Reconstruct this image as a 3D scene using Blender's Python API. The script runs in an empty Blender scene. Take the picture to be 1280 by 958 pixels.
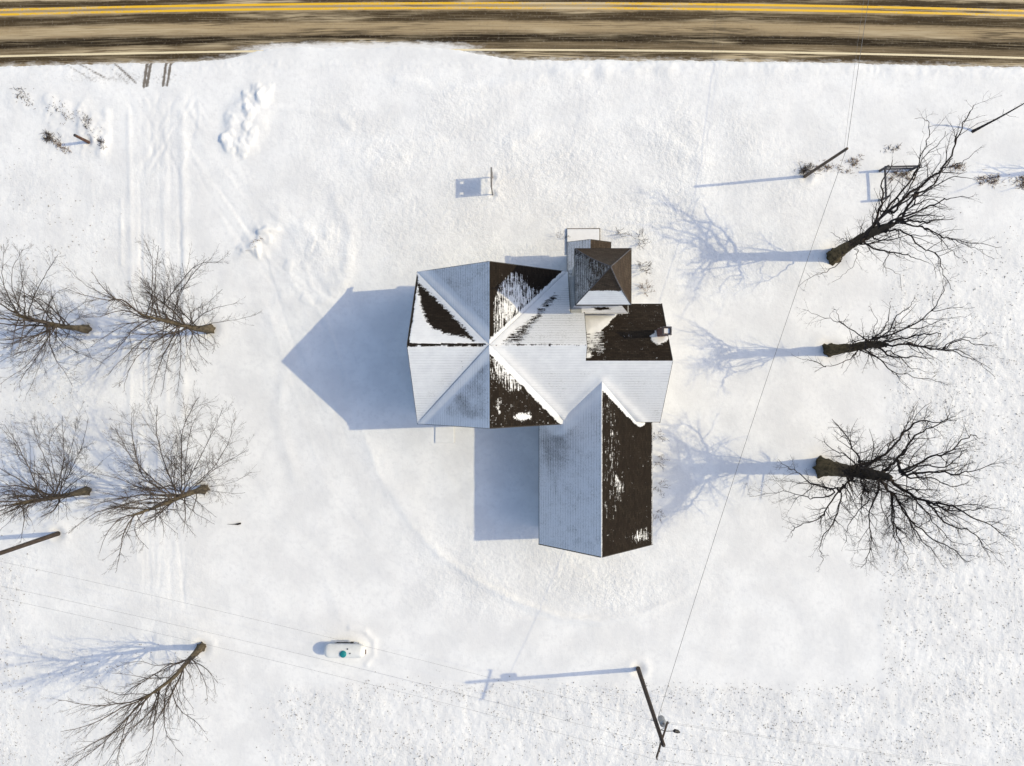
import bpy, math, random
import numpy as np
from mathutils import Matrix, Vector, Euler

scene = bpy.context.scene
col = scene.collection
PI = math.pi

def g(px, py):
    """image pixel coordinates (15 units to the metre) to ground metres"""
    return ((px-651.4)/15.0, (471.1-py)/15.0)

# ------------------------------------------------------------------ numpy noise
_perm = np.random.RandomState(7).permutation(256)
_perm = np.concatenate([_perm, _perm, _perm])
_ang = np.random.RandomState(3).rand(256)*2*PI
_gx, _gy = np.cos(_ang), np.sin(_ang)
def perlin(x, y):
    xi = np.floor(x).astype(int); yi = np.floor(y).astype(int)
    xf = x-xi; yf = y-yi
    xi &= 255; yi &= 255
    u = xf*xf*xf*(xf*(xf*6-15)+10); v = yf*yf*yf*(yf*(yf*6-15)+10)
    def gr(ix, iy, dx, dy):
        h = _perm[_perm[ix & 255]+(iy & 255)]
        return _gx[h]*dx+_gy[h]*dy
    a = gr(xi, yi, xf, yf); b = gr(xi+1, yi, xf-1, yf)
    c = gr(xi, yi+1, xf, yf-1); d = gr(xi+1, yi+1, xf-1, yf-1)
    return (a+(b-a)*u)+((c+(d-c)*u)-(a+(b-a)*u))*v
def fbm(x, y, n=3):
    s = 0; a = 1.0
    for i in range(n):
        s = s+a*perlin(x*2**i+17.3*i, y*2**i-9.1*i); a *= .5
    return s
def sstep(a, b, x):
    t = np.clip((x-a)/(b-a), 0, 1); return t*t*(3-2*t)
def dist_polyline(X, Y, pts, closed=False):
    d = np.full(np.shape(X), 1e9)
    P = list(pts)+([pts[0]] if closed else [])
    for (x0, y0), (x1, y1) in zip(P[:-1], P[1:]):
        dx, dy = x1-x0, y1-y0
        t = np.clip(((X-x0)*dx+(Y-y0)*dy)/(dx*dx+dy*dy+1e-12), 0, 1)
        d = np.minimum(d, np.hypot(X-x0-t*dx, Y-y0-t*dy))
    return d
def inside(X, Y, pts):
    r = np.zeros(np.shape(X), bool)
    n = len(pts)
    for i in range(n):
        x0, y0 = pts[i]; x1, y1 = pts[(i+1) % n]
        if y0 == y1: continue
        c = ((y0 > Y) != (y1 > Y)) & (X < (x1-x0)*(Y-y0)/(y1-y0)+x0)
        r ^= c
    return r
def sdf(X, Y, pts):           # positive inside
    d = dist_polyline(X, Y, pts, True)
    return np.where(inside(X, Y, pts), d, -d)

# ------------------------------------------------------------------ object helpers
def tag(o, label=None, cat=None, group=None, kind=None):
    if label: o['label'] = label
    if cat: o['category'] = cat
    if group: o['group'] = group
    if kind: o['kind'] = kind
    return o
def thing(name, label, cat, loc=(0, 0, 0), group=None, rz=0):
    o = bpy.data.objects.new(name, None); col.objects.link(o)
    o.location = loc; o.rotation_euler = (0, 0, rz); o.empty_display_size = .3
    return tag(o, label, cat, group)
def link_mesh(name, verts, faces, mat, parent=None, smooth=False, world=True):
    me = bpy.data.meshes.new(name)
    verts = np.asarray(verts, dtype=np.float64)
    if parent is not None and world:
        p = parent; off = Vector((0, 0, 0))
        while p is not None:
            off += p.location; p = p.parent
        verts = verts-np.array(off)
    me.from_pydata([tuple(v) for v in verts], [], faces)
    me.update()
    if mat is not None: me.materials.append(mat)
    if smooth: me.polygons.foreach_set('use_smooth', np.ones(len(me.polygons), bool))
    o = bpy.data.objects.new(name, me); col.objects.link(o)
    o.parent = parent
    return o
def np_mesh(name, V, F, mat, parent=None, smooth=True):
    """V (n,3), F list of (m,k) int arrays; world coordinates"""
    me = bpy.data.meshes.new(name)
    V = np.asarray(V, dtype=np.float64)
    if parent is not None:
        p = parent; off = Vector((0, 0, 0))
        while p is not None:
            off += p.location; p = p.parent
        V = V-np.array(off)
    F = [np.asarray(f, dtype=np.int32) for f in F if len(f)]
    loops = np.concatenate([f.ravel() for f in F])
    tot = np.concatenate([np.full(len(f), f.shape[1], np.int32) for f in F])
    start = np.concatenate([[0], np.cumsum(tot)[:-1]]).astype(np.int32)
    me.vertices.add(len(V)); me.vertices.foreach_set('co', V.astype(np.float32).ravel())
    me.loops.add(len(loops)); me.loops.foreach_set('vertex_index', loops)
    me.polygons.add(len(tot)); me.polygons.foreach_set('loop_start', start)
    me.update(calc_edges=True)
    if smooth: me.polygons.foreach_set('use_smooth', np.ones(len(tot), bool))
    if mat is not None: me.materials.append(mat)
    o = bpy.data.objects.new(name, me); col.objects.link(o); o.parent = parent
    return o
class MB:
    def __init__(s): s.v = []; s.f = []
    def add(s, v, f):
        n = len(s.v); s.v += [tuple(map(float, p)) for p in v]; s.f += [tuple(i+n for i in q) for q in f]; return s
    def box(s, c, size, rz=0, M=None):
        x, y, z = [k/2 for k in size]
        P = [(-x,-y,-z),(x,-y,-z),(x,y,-z),(-x,y,-z),(-x,-y,z),(x,-y,z),(x,y,z),(-x,y,z)]
        R = M if M is not None else Matrix.Rotation(rz, 3, 'Z')
        P = [tuple(R @ Vector(p)+Vector(c)) for p in P]
        return s.add(P, [(0,3,2,1),(4,5,6,7),(0,1,5,4),(1,2,6,5),(2,3,7,6),(3,0,4,7)])
    def bar(s, a, b, w, h):
        a = Vector(a); b = Vector(b); d = b-a; q = d.to_track_quat('X', 'Z').to_matrix()
        return s.box((a+b)/2, (d.length, w, h), M=q)
    def tube(s, pts, rad, n=10, caps=True):
        if not hasattr(rad, '__len__'): rad = [rad]*len(pts)
        V = []; F = []
        for i, p in enumerate(pts):
            p = Vector(p)
            a = Vector(pts[max(i-1, 0)]); b = Vector(pts[min(i+1, len(pts)-1)])
            q = (b-a).to_track_quat('Z', 'X').to_matrix()
            for k in range(n):
                V.append(p+q @ Vector((rad[i]*math.cos(2*PI*k/n), rad[i]*math.sin(2*PI*k/n), 0)))
        for i in range(len(pts)-1):
            for k in range(n):
                F.append((i*n+k, i*n+(k+1) % n, (i+1)*n+(k+1) % n, (i+1)*n+k))
        if caps:
            F.append(tuple(range(n))[::-1]); F.append(tuple((len(pts)-1)*n+k for k in range(n)))
        return s.add(V, F)
    def prism(s, poly, z0, z1):
        n = len(poly)
        return s.add([(x, y, z0) for x, y in poly]+[(x, y, z1) for x, y in poly],
            [tuple(range(n))[::-1], tuple(range(n, 2*n))]+[(i, (i+1) % n, n+(i+1) % n, n+i) for i in range(n)])
    def build(s, name, mat, parent=None, smooth=False, bevel=0):
        o = link_mesh(name, s.v, s.f, mat, parent, smooth)
        if bevel:
            m = o.modifiers.new('bevel', 'BEVEL'); m.width = bevel; m.segments = 2; m.limit_method = 'ANGLE'
        return o

# ------------------------------------------------------------------ materials
class NT:
    def __init__(s, name):
        s.m = bpy.data.materials.new(name); s.m.use_nodes = True
        s.t = s.m.node_tree; s.t.nodes.clear()
        s.out = s.n('ShaderNodeOutputMaterial'); s.b = s.n('ShaderNodeBsdfPrincipled')
        s.l(s.b.outputs[0], s.out.inputs[0])
    def n(s, t, **k):
        o = s.t.nodes.new(t)
        for a, v in k.items(): setattr(o, a, v)
        return o
    def l(s, a, b): s.t.links.new(a, b)
    def val(s, sock, v):
        if hasattr(v, 'is_output') or hasattr(v, 'links'): s.l(v, sock)
        else: sock.default_value = v
    def math(s, op, a, b=0.0, c=None, clamp=False):
        o = s.n('ShaderNodeMath', operation=op, use_clamp=clamp)
        s.val(o.inputs[0], a); s.val(o.inputs[1], b)
        if c is not None: s.val(o.inputs[2], c)
        return o.outputs[0]
    def mix(s, fac, a, b):
        o = s.n('ShaderNodeMix', data_type='RGBA')
        s.val(o.inputs[0], fac)
        for i, v in ((6, a), (7, b)):
            if isinstance(v, tuple): o.inputs[i].default_value = (*v, 1) if len(v) == 3 else v
            else: s.l(v, o.inputs[i])
        return o.outputs[2]
    def noise(s, vec, scale, detail=3, rough=.5):
        o = s.n('ShaderNodeTexNoise'); o.inputs['Scale'].default_value = scale
        o.inputs['Detail'].default_value = detail; o.inputs['Roughness'].default_value = rough
        if vec is not None: s.l(vec, o.inputs['Vector'])
        return o.outputs['Fac']
    def ramp(s, fac, stops, interp='LINEAR'):
        o = s.n('ShaderNodeValToRGB'); cr = o.color_ramp; cr.interpolation = interp
        while len(cr.elements) < len(stops): cr.elements.new(.5)
        for e, (p, c) in zip(cr.elements, stops):
            e.position = p; e.color = (*c, 1) if len(c) == 3 else c
        s.l(fac, o.inputs[0]); return o.outputs[0]
    def maprange(s, v, a, b, c=0., d=1., smooth=True):
        o = s.n('ShaderNodeMapRange'); o.interpolation_type = 'SMOOTHSTEP' if smooth else 'LINEAR'
        s.val(o.inputs[0], v)
        for i, k in enumerate((a, b, c, d)): o.inputs[i+1].default_value = k
        return o.outputs[0]
    def pos(s): return s.n('ShaderNodeTexCoord').outputs['Object']
    def geo(s): return s.n('ShaderNodeNewGeometry').outputs['Position']
    def attr(s, name): return s.n('ShaderNodeAttribute', attribute_name=name).outputs['Fac']
    def vscale(s, v, sc):
        o = s.n('ShaderNodeMapping'); o.inputs['Scale'].default_value = sc; s.l(v, o.inputs['Vector']); return o.outputs[0]
    def bump(s, h, strength, dist):
        o = s.n('ShaderNodeBump'); o.inputs['Strength'].default_value = strength; o.inputs['Distance'].default_value = dist
        s.l(h, o.inputs['Height']); s.l(o.outputs[0], s.b.inputs['Normal'])
    def set(s, color=None, rough=None, metal=None, spec=None):
        if color is not None:
            if isinstance(color, tuple): s.b.inputs['Base Color'].default_value = (*color, 1)
            else: s.l(color, s.b.inputs['Base Color'])
        if rough is not None: s.val(s.b.inputs['Roughness'], rough)
        if metal is not None: s.b.inputs['Metallic'].default_value = metal
        if spec is not None: s.b.inputs['Specular IOR Level'].default_value = spec
        return s.m
SNOW = (.86, .86, .865)
def simple(name, c, rough=.7, var=.25, scale=6, metal=0, spec=.3, stretch=(1, 1, 1)):
    t = NT(name); p = t.vscale(t.pos(), stretch); f = t.noise(p, scale, 4)
    lo = tuple(k*(1-var) for k in c); hi = tuple(min(1, k*(1+var)) for k in c)
    return t.set(t.mix(t.maprange(f, .3, .7), lo, hi), rough, metal, spec)
def m_ground():
    t = NT('snow_ground'); p = t.geo()
    f1 = t.noise(p, .35, 4); f2 = t.noise(p, 3.0, 3)
    c = t.mix(t.maprange(f1, .35, .65), (.80, .80, .805), (.89, .89, .89)); c = t.mix(t.math('MULTIPLY', t.attr('fresh_lit'), .9), c, (.93, .93, .93))  # whiter for fresh snow patches and for light painted on ridges
    c = t.mix(t.math('MULTIPLY', t.maprange(f2, .45, .75), .45), c, (.74, .74, .75))
    # thin snow and grit where wheels have dragged it
    d = t.attr('dirt'); dn = t.noise(t.vscale(p, (1, 1, 1)), 5, 4)
    dm = t.maprange(t.math('ADD', d, t.math('MULTIPLY', t.math('SUBTRACT', dn, .5), .7)), .25, .75)
    dm = t.math('MULTIPLY', dm, t.maprange(d, .02, .1))
    c = t.mix(dm, c, (.20, .175, .15))
    # specks of soil showing through the ploughed field
    fa = t.attr('field'); v = t.n('ShaderNodeTexVoronoi'); v.inputs['Scale'].default_value = 3.4; t.l(p, v.inputs['Vector'])
    cl = t.noise(p, .5, 3)
    th = t.math('MULTIPLY', t.math('MULTIPLY', fa, t.maprange(cl, .38, .66)), .2)
    sp = t.math('LESS_THAN', t.math('ADD', v.outputs['Distance'], t.math('MULTIPLY', t.noise(p, 14, 2), .12)), t.math('ADD', th, .02))
    sp = t.math('MULTIPLY', sp, t.math('MULTIPLY', t.maprange(fa, .05, .4), .27))
    c = t.mix(sp, c, (.24, .225, .21))
    n1 = t.noise(p, 2.6, 6, .62); n2 = t.noise(p, 7, 4, .65)
    gr = t.attr('grain')
    h = t.math('ADD', t.math('MULTIPLY', n1, t.math('ADD', t.math('MULTIPLY', gr, 1.1), .13)), t.math('MULTIPLY', n2, t.math('ADD', t.math('MULTIPLY', gr, .4), .05)))
    t.bump(h, 1.0, .11)
    return t.set(c, .65, 0, .2)
def m_roof(name, wear, g_=1.0):
    """brown shingles with the snow lying on them; 'snow' is stored on the roof's vertices"""
    t = NT(name)
    uv = t.n('ShaderNodeUVMap', uv_map='metres').outputs[0]
    sep = t.n('ShaderNodeSeparateXYZ'); t.l(uv, sep.inputs[0]); u, v = sep.outputs[0], sep.outputs[1]
    p = t.geo()
    br = t.n('ShaderNodeTexBrick'); t.l(uv, br.inputs['Vector'])
    br.inputs['Scale'].default_value = 1.0; br.inputs['Brick Width'].default_value = .34; br.inputs['Row Height'].default_value = .16
    br.inputs['Mortar Size'].default_value = .012; br.inputs['Color1'].default_value = (*[q*g_ for q in (.015, .0112, .0085)], 1); br.inputs['Color2'].default_value = (*[q*g_ for q in (.030, .0225, .0165)], 1)
    br.inputs['Mortar'].default_value = (*[q*g_ for q in (.008, .006, .004)], 1)
    w = t.noise(p, 1.1, 4); sh = t.mix(t.maprange(w, .35, .7, 0, .6), br.outputs[0], tuple(q*g_ for q in (.016, .011, .008)))
    gl = t.noise(t.vscale(uv, (9, 9, 1)), 9, 2); sh = t.mix(t.math('MULTIPLY', t.maprange(gl, .5, .8), .30), sh, tuple(q*g_ for q in (.066, .051, .038)))
    s = t.attr('snow'); st = t.attr('streak')
    ns = t.noise(t.vscale(uv, (.9, 11.0, 1)), 1.0, 4, .7); nf = t.noise(t.vscale(uv, (14, 14, 1)), .8, 4, .65)
    nb = t.noise(p, 1.6, 4, .6)
    k = t.math('MULTIPLY', t.math('SUBTRACT', ns, .5), t.math('ADD', t.math('MULTIPLY', st, 3.6), .35))
    k = t.math('ADD', k, t.math('MULTIPLY', t.math('SUBTRACT', nf, .5), 1.1))
    k = t.math('ADD', k, t.math('MULTIPLY', t.math('SUBTRACT', nb, .5), .9))
    cb = t.n('ShaderNodeCombineXYZ'); t.l(t.math('MULTIPLY', u, 3.2), cb.inputs[0]); t.l(t.math('MULTIPLY', t.math('FLOOR', t.math('DIVIDE', v, .16)), 3.7), cb.inputs[1])
    k = t.math('ADD', k, t.math('MULTIPLY', t.math('SUBTRACT', t.noise(cb.outputs[0], 1.0, 3, .65), .5), 1.5))
    tot = t.math('ADD', s, k)
    mask = t.maprange(tot, -.12, .16)
    # courses read through thin snow
    saw = t.math('FRACT', t.math('DIVIDE', v, .24))
    line = t.math('MULTIPLY', t.maprange(saw, .55, .95), t.maprange(saw, 1.0, .96))
    thin = t.attr('thin')
    tn = t.noise(p, .7, 3)
    lw = t.math('MULTIPLY', t.math('MULTIPLY', line, thin), t.maprange(t.math('ADD', t.math('ADD', t.math('MULTIPLY', ns, .8), t.math('MULTIPLY', nf, .5)), t.math('MULTIPLY', tn, .6)), .72, 1.20))
    fz = t.noise(t.vscale(uv, (6, 16, 1)), 1.2, 4, .7)
    fy = t.noise(p, 1.3, 5, .7); tk = t.maprange(t.math('ADD', t.math('ADD', t.math('MULTIPLY', t.math('SUBTRACT', fz, .5), 1.25), t.math('MULTIPLY', t.math('SUBTRACT', fy, .5), .9)), t.math('MULTIPLY', t.math('SUBTRACT', thin, .55), 1.3)), -.02, .80)
    lw = t.math('ADD', t.math('MULTIPLY', lw, .62), t.math('MULTIPLY', tk, wear), clamp=True)
    snowc = t.mix(lw, t.mix(t.maprange(fy, .3, .7), (.80, .80, .81), (.89, .89, .89)), (.075, .066, .06))
    c = t.mix(mask, sh, snowc)
    hh = t.math('ADD', t.math('MULTIPLY', mask, .9), t.math('MULTIPLY', t.math('FRACT', t.math('DIVIDE', v, .16)), .35))
    hh = t.math('ADD', hh, t.math('MULTIPLY', line, t.math('MULTIPLY', thin, -.25)))
    t.bump(hh, .6, .03)
    return t.set(c, .85, 0, .1)
def m_siding(name, c, pitch=.15, vertical=False):
    t = NT(name); p = t.geo(); sep = t.n('ShaderNodeSeparateXYZ'); t.l(p, sep.inputs[0])
    z = sep.outputs[2]
    if vertical: z = t.math('ADD', sep.outputs[0], sep.outputs[1])
    fr = t.math('FRACT', t.math('DIVIDE', z, pitch))
    ed = t.maprange(fr, .86, .93)
    n = t.noise(p, 1.2, 5)
    cc = t.mix(t.maprange(n, .3, .75), c, tuple(k*.78 for k in c))
    cc = t.mix(t.math('MULTIPLY', ed, .55), cc, tuple(k*.35 for k in c))
    t.bump(fr, .5, .02)
    return t.set(cc, .6, 0, .3)
def m_brick():
    t = NT('brick'); p = t.geo(); br = t.n('ShaderNodeTexBrick')
    mp = t.n('ShaderNodeMapping'); mp.inputs['Rotation'].default_value = (PI/2, 0, 0); t.l(p, mp.inputs['Vector'])
    t.l(mp.outputs[0], br.inputs['Vector']); br.inputs['Scale'].default_value = 4
    br.inputs['Color1'].default_value = (.19, .07, .05, 1); br.inputs['Color2'].default_value = (.12, .05, .04, 1); br.inputs['Mortar'].default_value = (.3, .28, .26, 1)
    return t.set(br.outputs[0], .85)
def m_bark(name, c1, c2, sc=5, top=None):
    t = NT(name); p = t.geo()
    f = t.noise(t.vscale(p, (1, 1, .5)), sc, 5, .65); f2 = t.noise(p, 1.3, 3)
    c = t.mix(t.maprange(f, .3, .7), c1, c2); c = t.mix(t.math('MULTIPLY', t.maprange(f2, .5, .8), .5), c, tuple(k*1.4 for k in c2))
    if top is not None:      # moss and lichen stop higher up the stem
        sp = t.n('ShaderNodeSeparateXYZ'); t.l(p, sp.inputs[0])
        c = t.mix(t.maprange(t.math('ADD', sp.outputs[2], t.math('MULTIPLY', f2, 3)), 3.5, 8.5), c, top)
    t.bump(f, .8, .05)
    return t.set(c, .9, 0, .1)
def m_road():
    t = NT('winter_road'); uv = t.n('ShaderNodeUVMap', uv_map='metres').outputs[0]
    sep = t.n('ShaderNodeSeparateXYZ'); t.l(uv, sep.inputs[0]); u, v = sep.outputs[0], sep.outputs[1]
    wob = t.noise(t.vscale(uv, (.09, .35, 1)), 1, 3, .55)
    wob2 = t.noise(t.vscale(uv, (.7, 3.0, 1)), 1, 4, .65)
    vv = t.math('ADD', v, t.math('ADD', t.math('MULTIPLY', t.math('SUBTRACT', wob, .5), .55), t.math('MULTIPLY', t.math('SUBTRACT', wob2, .5), .35)))
    fac = t.math('DIVIDE', t.math('ADD', vv, 2.0), 14.0)
    D = (.070, .049, .026); DK = (.028, .019, .010); M = (.19, .142, .083); T = (.42, .318, .185); P = (.64, .52, .33); TM = (.265, .20, .12)
    q = lambda m: (m+2)/14
    st = [(q(-1.2), P), (q(-.85), TM), (q(-.5), D), (q(-.05), D), (q(.1), M), (q(.55), M), (q(.72), DK), (q(1.22), DK), (q(1.42), TM), (q(1.75), T), (q(2.25), T), (q(2.55), D), (q(3.15), D),
          (q(3.35), T), (q(3.80), T), (q(4.02), D), (q(4.42), D), (q(4.6), P), (q(5.1), P), (q(5.4), DK), (q(5.9), DK), (q(6.2), M), (q(6.8), M), (q(7.2), P), (q(8.0), SNOW)]
    o = t.ramp(fac, st[:16])
    fac2 = fac
    o2 = t.ramp(fac2, st[15:])
    c = t.mix(t.math('GREATER_THAN', fac, q(3.95)), o, o2)
    s1 = t.noise(t.vscale(uv, (.16, 12, 1)), 1.0, 4, .6); s2 = t.noise(uv, 4.5, 5, .7)
    c = t.mix(t.maprange(s1, .5, .72, 0, .6), c, (.45, .36, .23))
    c = t.mix(t.maprange(s1, .5, .28, 0, .65), c, (.042, .032, .022))
    c = t.mix(t.maprange(s2, .52, .8, 0, .4), c, (.45, .40, .33))
    c = t.mix(t.maprange(s2, .48, .2, 0, .35), c, (.05, .04, .03))
    s3 = t.noise(t.vscale(uv, (.07, .9, 1)), 1.0, 3, .5); s4 = t.noise(t.vscale(uv, (.25, 7, 1)), 1.3, 4, .6)
    c = t.mix(t.math('MULTIPLY', t.maprange(s3, .5, .66), t.maprange(s4, .38, .6)), c, (.52, .42, .27))
    c = t.mix(t.math('MULTIPLY', t.maprange(s3, .48, .36), t.maprange(s4, .58, .42, 0, .7)), c, (.04, .031, .021))
    ds = t.attr('dust'); dn = t.noise(t.vscale(uv, (.8, 2.2, 1)), 1.3, 5, .7)
    dm = t.maprange(t.math('ADD', ds, t.math('MULTIPLY', t.math('SUBTRACT', dn, .5), 1.0)), .30, .85)
    c = t.mix(t.math('MULTIPLY', dm, t.maprange(ds, .01, .08)), c, (.80, .79, .78))
    t.bump(s2, .3, .02)
    return t.set(c, .8, 0, .08)
def m_mark(name, c, wear):
    t = NT(name); p = t.geo(); n = t.noise(t.vscale(p, (.25, 3, 1)), 1.5, 4, .6); n2 = t.noise(p, 6, 4); n3 = t.noise(t.vscale(p, (1, 1, 1)), .045, 2)
    f = t.maprange(t.math('ADD', t.math('ADD', n, t.math('MULTIPLY', t.math('SUBTRACT', n2, .5), .6)), t.math('MULTIPLY', t.math('SUBTRACT', n3, .5), 1.6)), .40, .72, 0, wear)
    return t.set(t.mix(f, c, (.60, .50, .34)), .5)

M = dict(
    ground=m_ground(), roof=m_roof('snowy_shingles', .8, .95), roof_mid=m_roof('brown_shingles', .8, 1.4), roof_pale=m_roof('weathered_shingles', .8, 2.6), road=m_road(),
    yellow=m_mark('yellow_paint', (.85, .50, .02), .85), white=m_mark('white_paint', (.82, .70, .46), .45),
    siding=m_siding('pale_siding', (.62, .62, .60)), tower_siding=m_siding('tower_siding', (.42, .45, .47), .19, True), brick=m_brick(),
    trim=simple('white_trim', (.66, .65, .62), .5, .08), fascia=simple('dark_fascia', (.03, .024, .019), .6, .2),
    snow=simple('snow_cover', SNOW, .65, .03, 3), glass=simple('window_glass', (.03, .035, .045), .08, .2, 2, 0, .6),
    door=simple('door_paint', (.12, .05, .04), .5, .15), concrete=simple('concrete', (.34, .33, .31), .85, .15),
    deck_edge=simple('deck_edge', (.12, .10, .085), .8, .2),
    bark_dark=m_bark('dark_bark', (.024, .019, .017), (.078, .063, .054)),
    bark_old=m_bark('mossy_bark', (.040, .032, .018), (.125, .098, .056), 4, (.060, .048, .036)),
    bark_brown=m_bark('brown_bark', (.060, .048, .032), (.150, .122, .084), 5),
    twig=m_bark('brown_twigs', (.060, .048, .040), (.125, .103, .088), 3), twig_dark=m_bark('dark_twigs', (.026, .021, .020), (.062, .05, .046), 3),
    wood=simple('weathered_pole', (.11, .085, .065), .85, .35, 5, stretch=(3, 3, .4)), wood_dark=simple('dark_pole', (.06, .045, .036), .85, .35, 5, stretch=(3, 3, .4)),
    redwood=simple('brown_post', (.10, .055, .04), .85, .3, 5), greywood=simple('grey_rail', (.085, .08, .085), .85, .3, 5),
    tank=simple('tank_paint', (.80, .80, .78), .4, .05, 2), teal=simple('teal_lid', (.015, .23, .25), .4, .15, 4),
    steel=simple('galvanised', (.30, .31, .32), .45, .2, 4, .6), dark=simple('dark_metal', (.03, .03, .032), .5, .2),
    wire=simple('wire', (.17, .168, .165), .6, .1), ceramic=simple('insulator', (.12, .10, .09), .3, .2),
    sign=simple('sign_board', (.55, .50, .48), .5, .1), signpost=simple('sign_post', (.20, .19, .18), .7, .2),
    weed=simple('dry_weed', (.17, .10, .05), .9, .4, 8), weed_dark=simple('dark_weed', (.085, .062, .048), .9, .4, 8), stubble=simple('stubble', (.33, .31, .285), .9, .4, 9))
# scene coordinates worked out from image pixels, metres, origin on the ground under the camera
CAM_ROT = [[0.9999194, -0.000111, 0.0126985], [0.0, 0.9999618, 0.0087441], [-0.012699, -0.0087434, 0.9998811]]
MASK = {'WN_bare': [[-7.71, 6.94], [-6.95, 6.31], [-5.09, 4.5], [-3.25, 2.51], [-3.82, 2.78], [-4.31, 2.9], [-5.13, 3.02], [-5.72, 3.33], [-6.31, 3.54], [-6.74, 4.11], [-7.12, 5.1], [-7.49, 6.22]], 'SA_W_thin': [[-2.53, 1.69], [-4.43, -0.07], [-5.81, -1.77], [-5.16, -3.09], [-2.36, -2.94], [-2.2, 1.52]], 'SA_E_streak': [[-1.92, 1.68], [-0.63, 0.91], [0.03, -0.4], [-0.63, -0.89], [-1.11, -0.39], [-1.73, 0.09]], 'SA_E_patch1': [[-1.66, -1.51], [-1.45, -1.44], [-1.42, -2.56], [-1.63, -2.64]], 'SA_E_patch2': [[-0.55, -2.82], [-0.22, -2.57], [0.73, -2.58], [0.69, -3.11], [0.03, -3.16], [-0.46, -3.08]], 'EN_dark': [[-1.41, 2.4], [0.68, 4.02], [2.23, 6.2], [2.64, 5.82], [1.34, 4.37], [0.02, 2.4]], 'NA_E_white': [[-1.81, 5.03], [-1.42, 6.35], [-0.63, 7.25], [0.02, 7.17], [0.44, 6.39], [1.37, 6.15], [-0.3, 4.19], [-1.73, 2.81]], 'WN_wedge': [[4.52, 4.64], [7.08, 4.63], [5.72, 3.28], [4.78, 3.1], [4.61, 3.63]], 'WN_streak': [[4.51, 3.28], [5.43, 3.81], [5.77, 2.92], [5.49, 1.81], [4.43, 1.72]], 'WN_dot': [[4.46, 1.69], [4.88, 1.69], [4.92, 1.39], [4.46, 1.32]], 'WN_chim': [[9.25, 2.92], [10.26, 3.66], [10.17, 2.95], [10.75, 2.92], [10.34, 2.49], [9.73, 2.3], [9.35, 2.49]], 'SE_streak': [[5.95, -1.29], [6.24, -1.75], [6.53, -3.04], [6.85, -5.26], [6.75, -7.27], [6.5, -10.07], [6.33, -7.94], [6.43, -5.22], [6.32, -3.94]], 'SE_spots': [[8.39, -12.06], [8.62, -11.92], [9.55, -11.94], [9.67, -12.45], [9.2, -12.44]], 'SE_spots2': [[6.96, -7.3], [7.39, -7.92], [7.17, -8.81], [6.92, -8.03]]}
TOWER = [[3.58, 8.49, 12.0], [7.25, 8.53, 12.0], [7.35, 4.81, 12.0], [3.66, 4.78, 12.0], [5.44, 6.71, 16.0]]
VEST = [[3.57, 10.35, 4.3], [5.24, 10.4, 5.4], [6.91, 10.36, 4.3], [3.64, 4.94, 4.3]]
SKIRT = [[4.0, 5.13, 8.1], [7.24, 5.12, 8.1], [7.8, 4.67, 7.3], [3.61, 4.66, 7.3]]
PORCH = [[3.79, 12.28, 0.5], [6.52, 12.28, 0.5], [6.57, 11.16, 0.5], [3.79, 11.17, 0.5]]
CHIM = [[9.72, 3.47, 10.2], [10.35, 3.44, 10.2], [10.35, 2.86, 10.2], [9.75, 2.85, 10.2]]
STEP = [[-7.17, -4.19, 0.15], [-5.57, -4.19, 0.15], [-5.57, -5.52, 0.15], [-7.17, -5.52, 0.15]]
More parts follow.
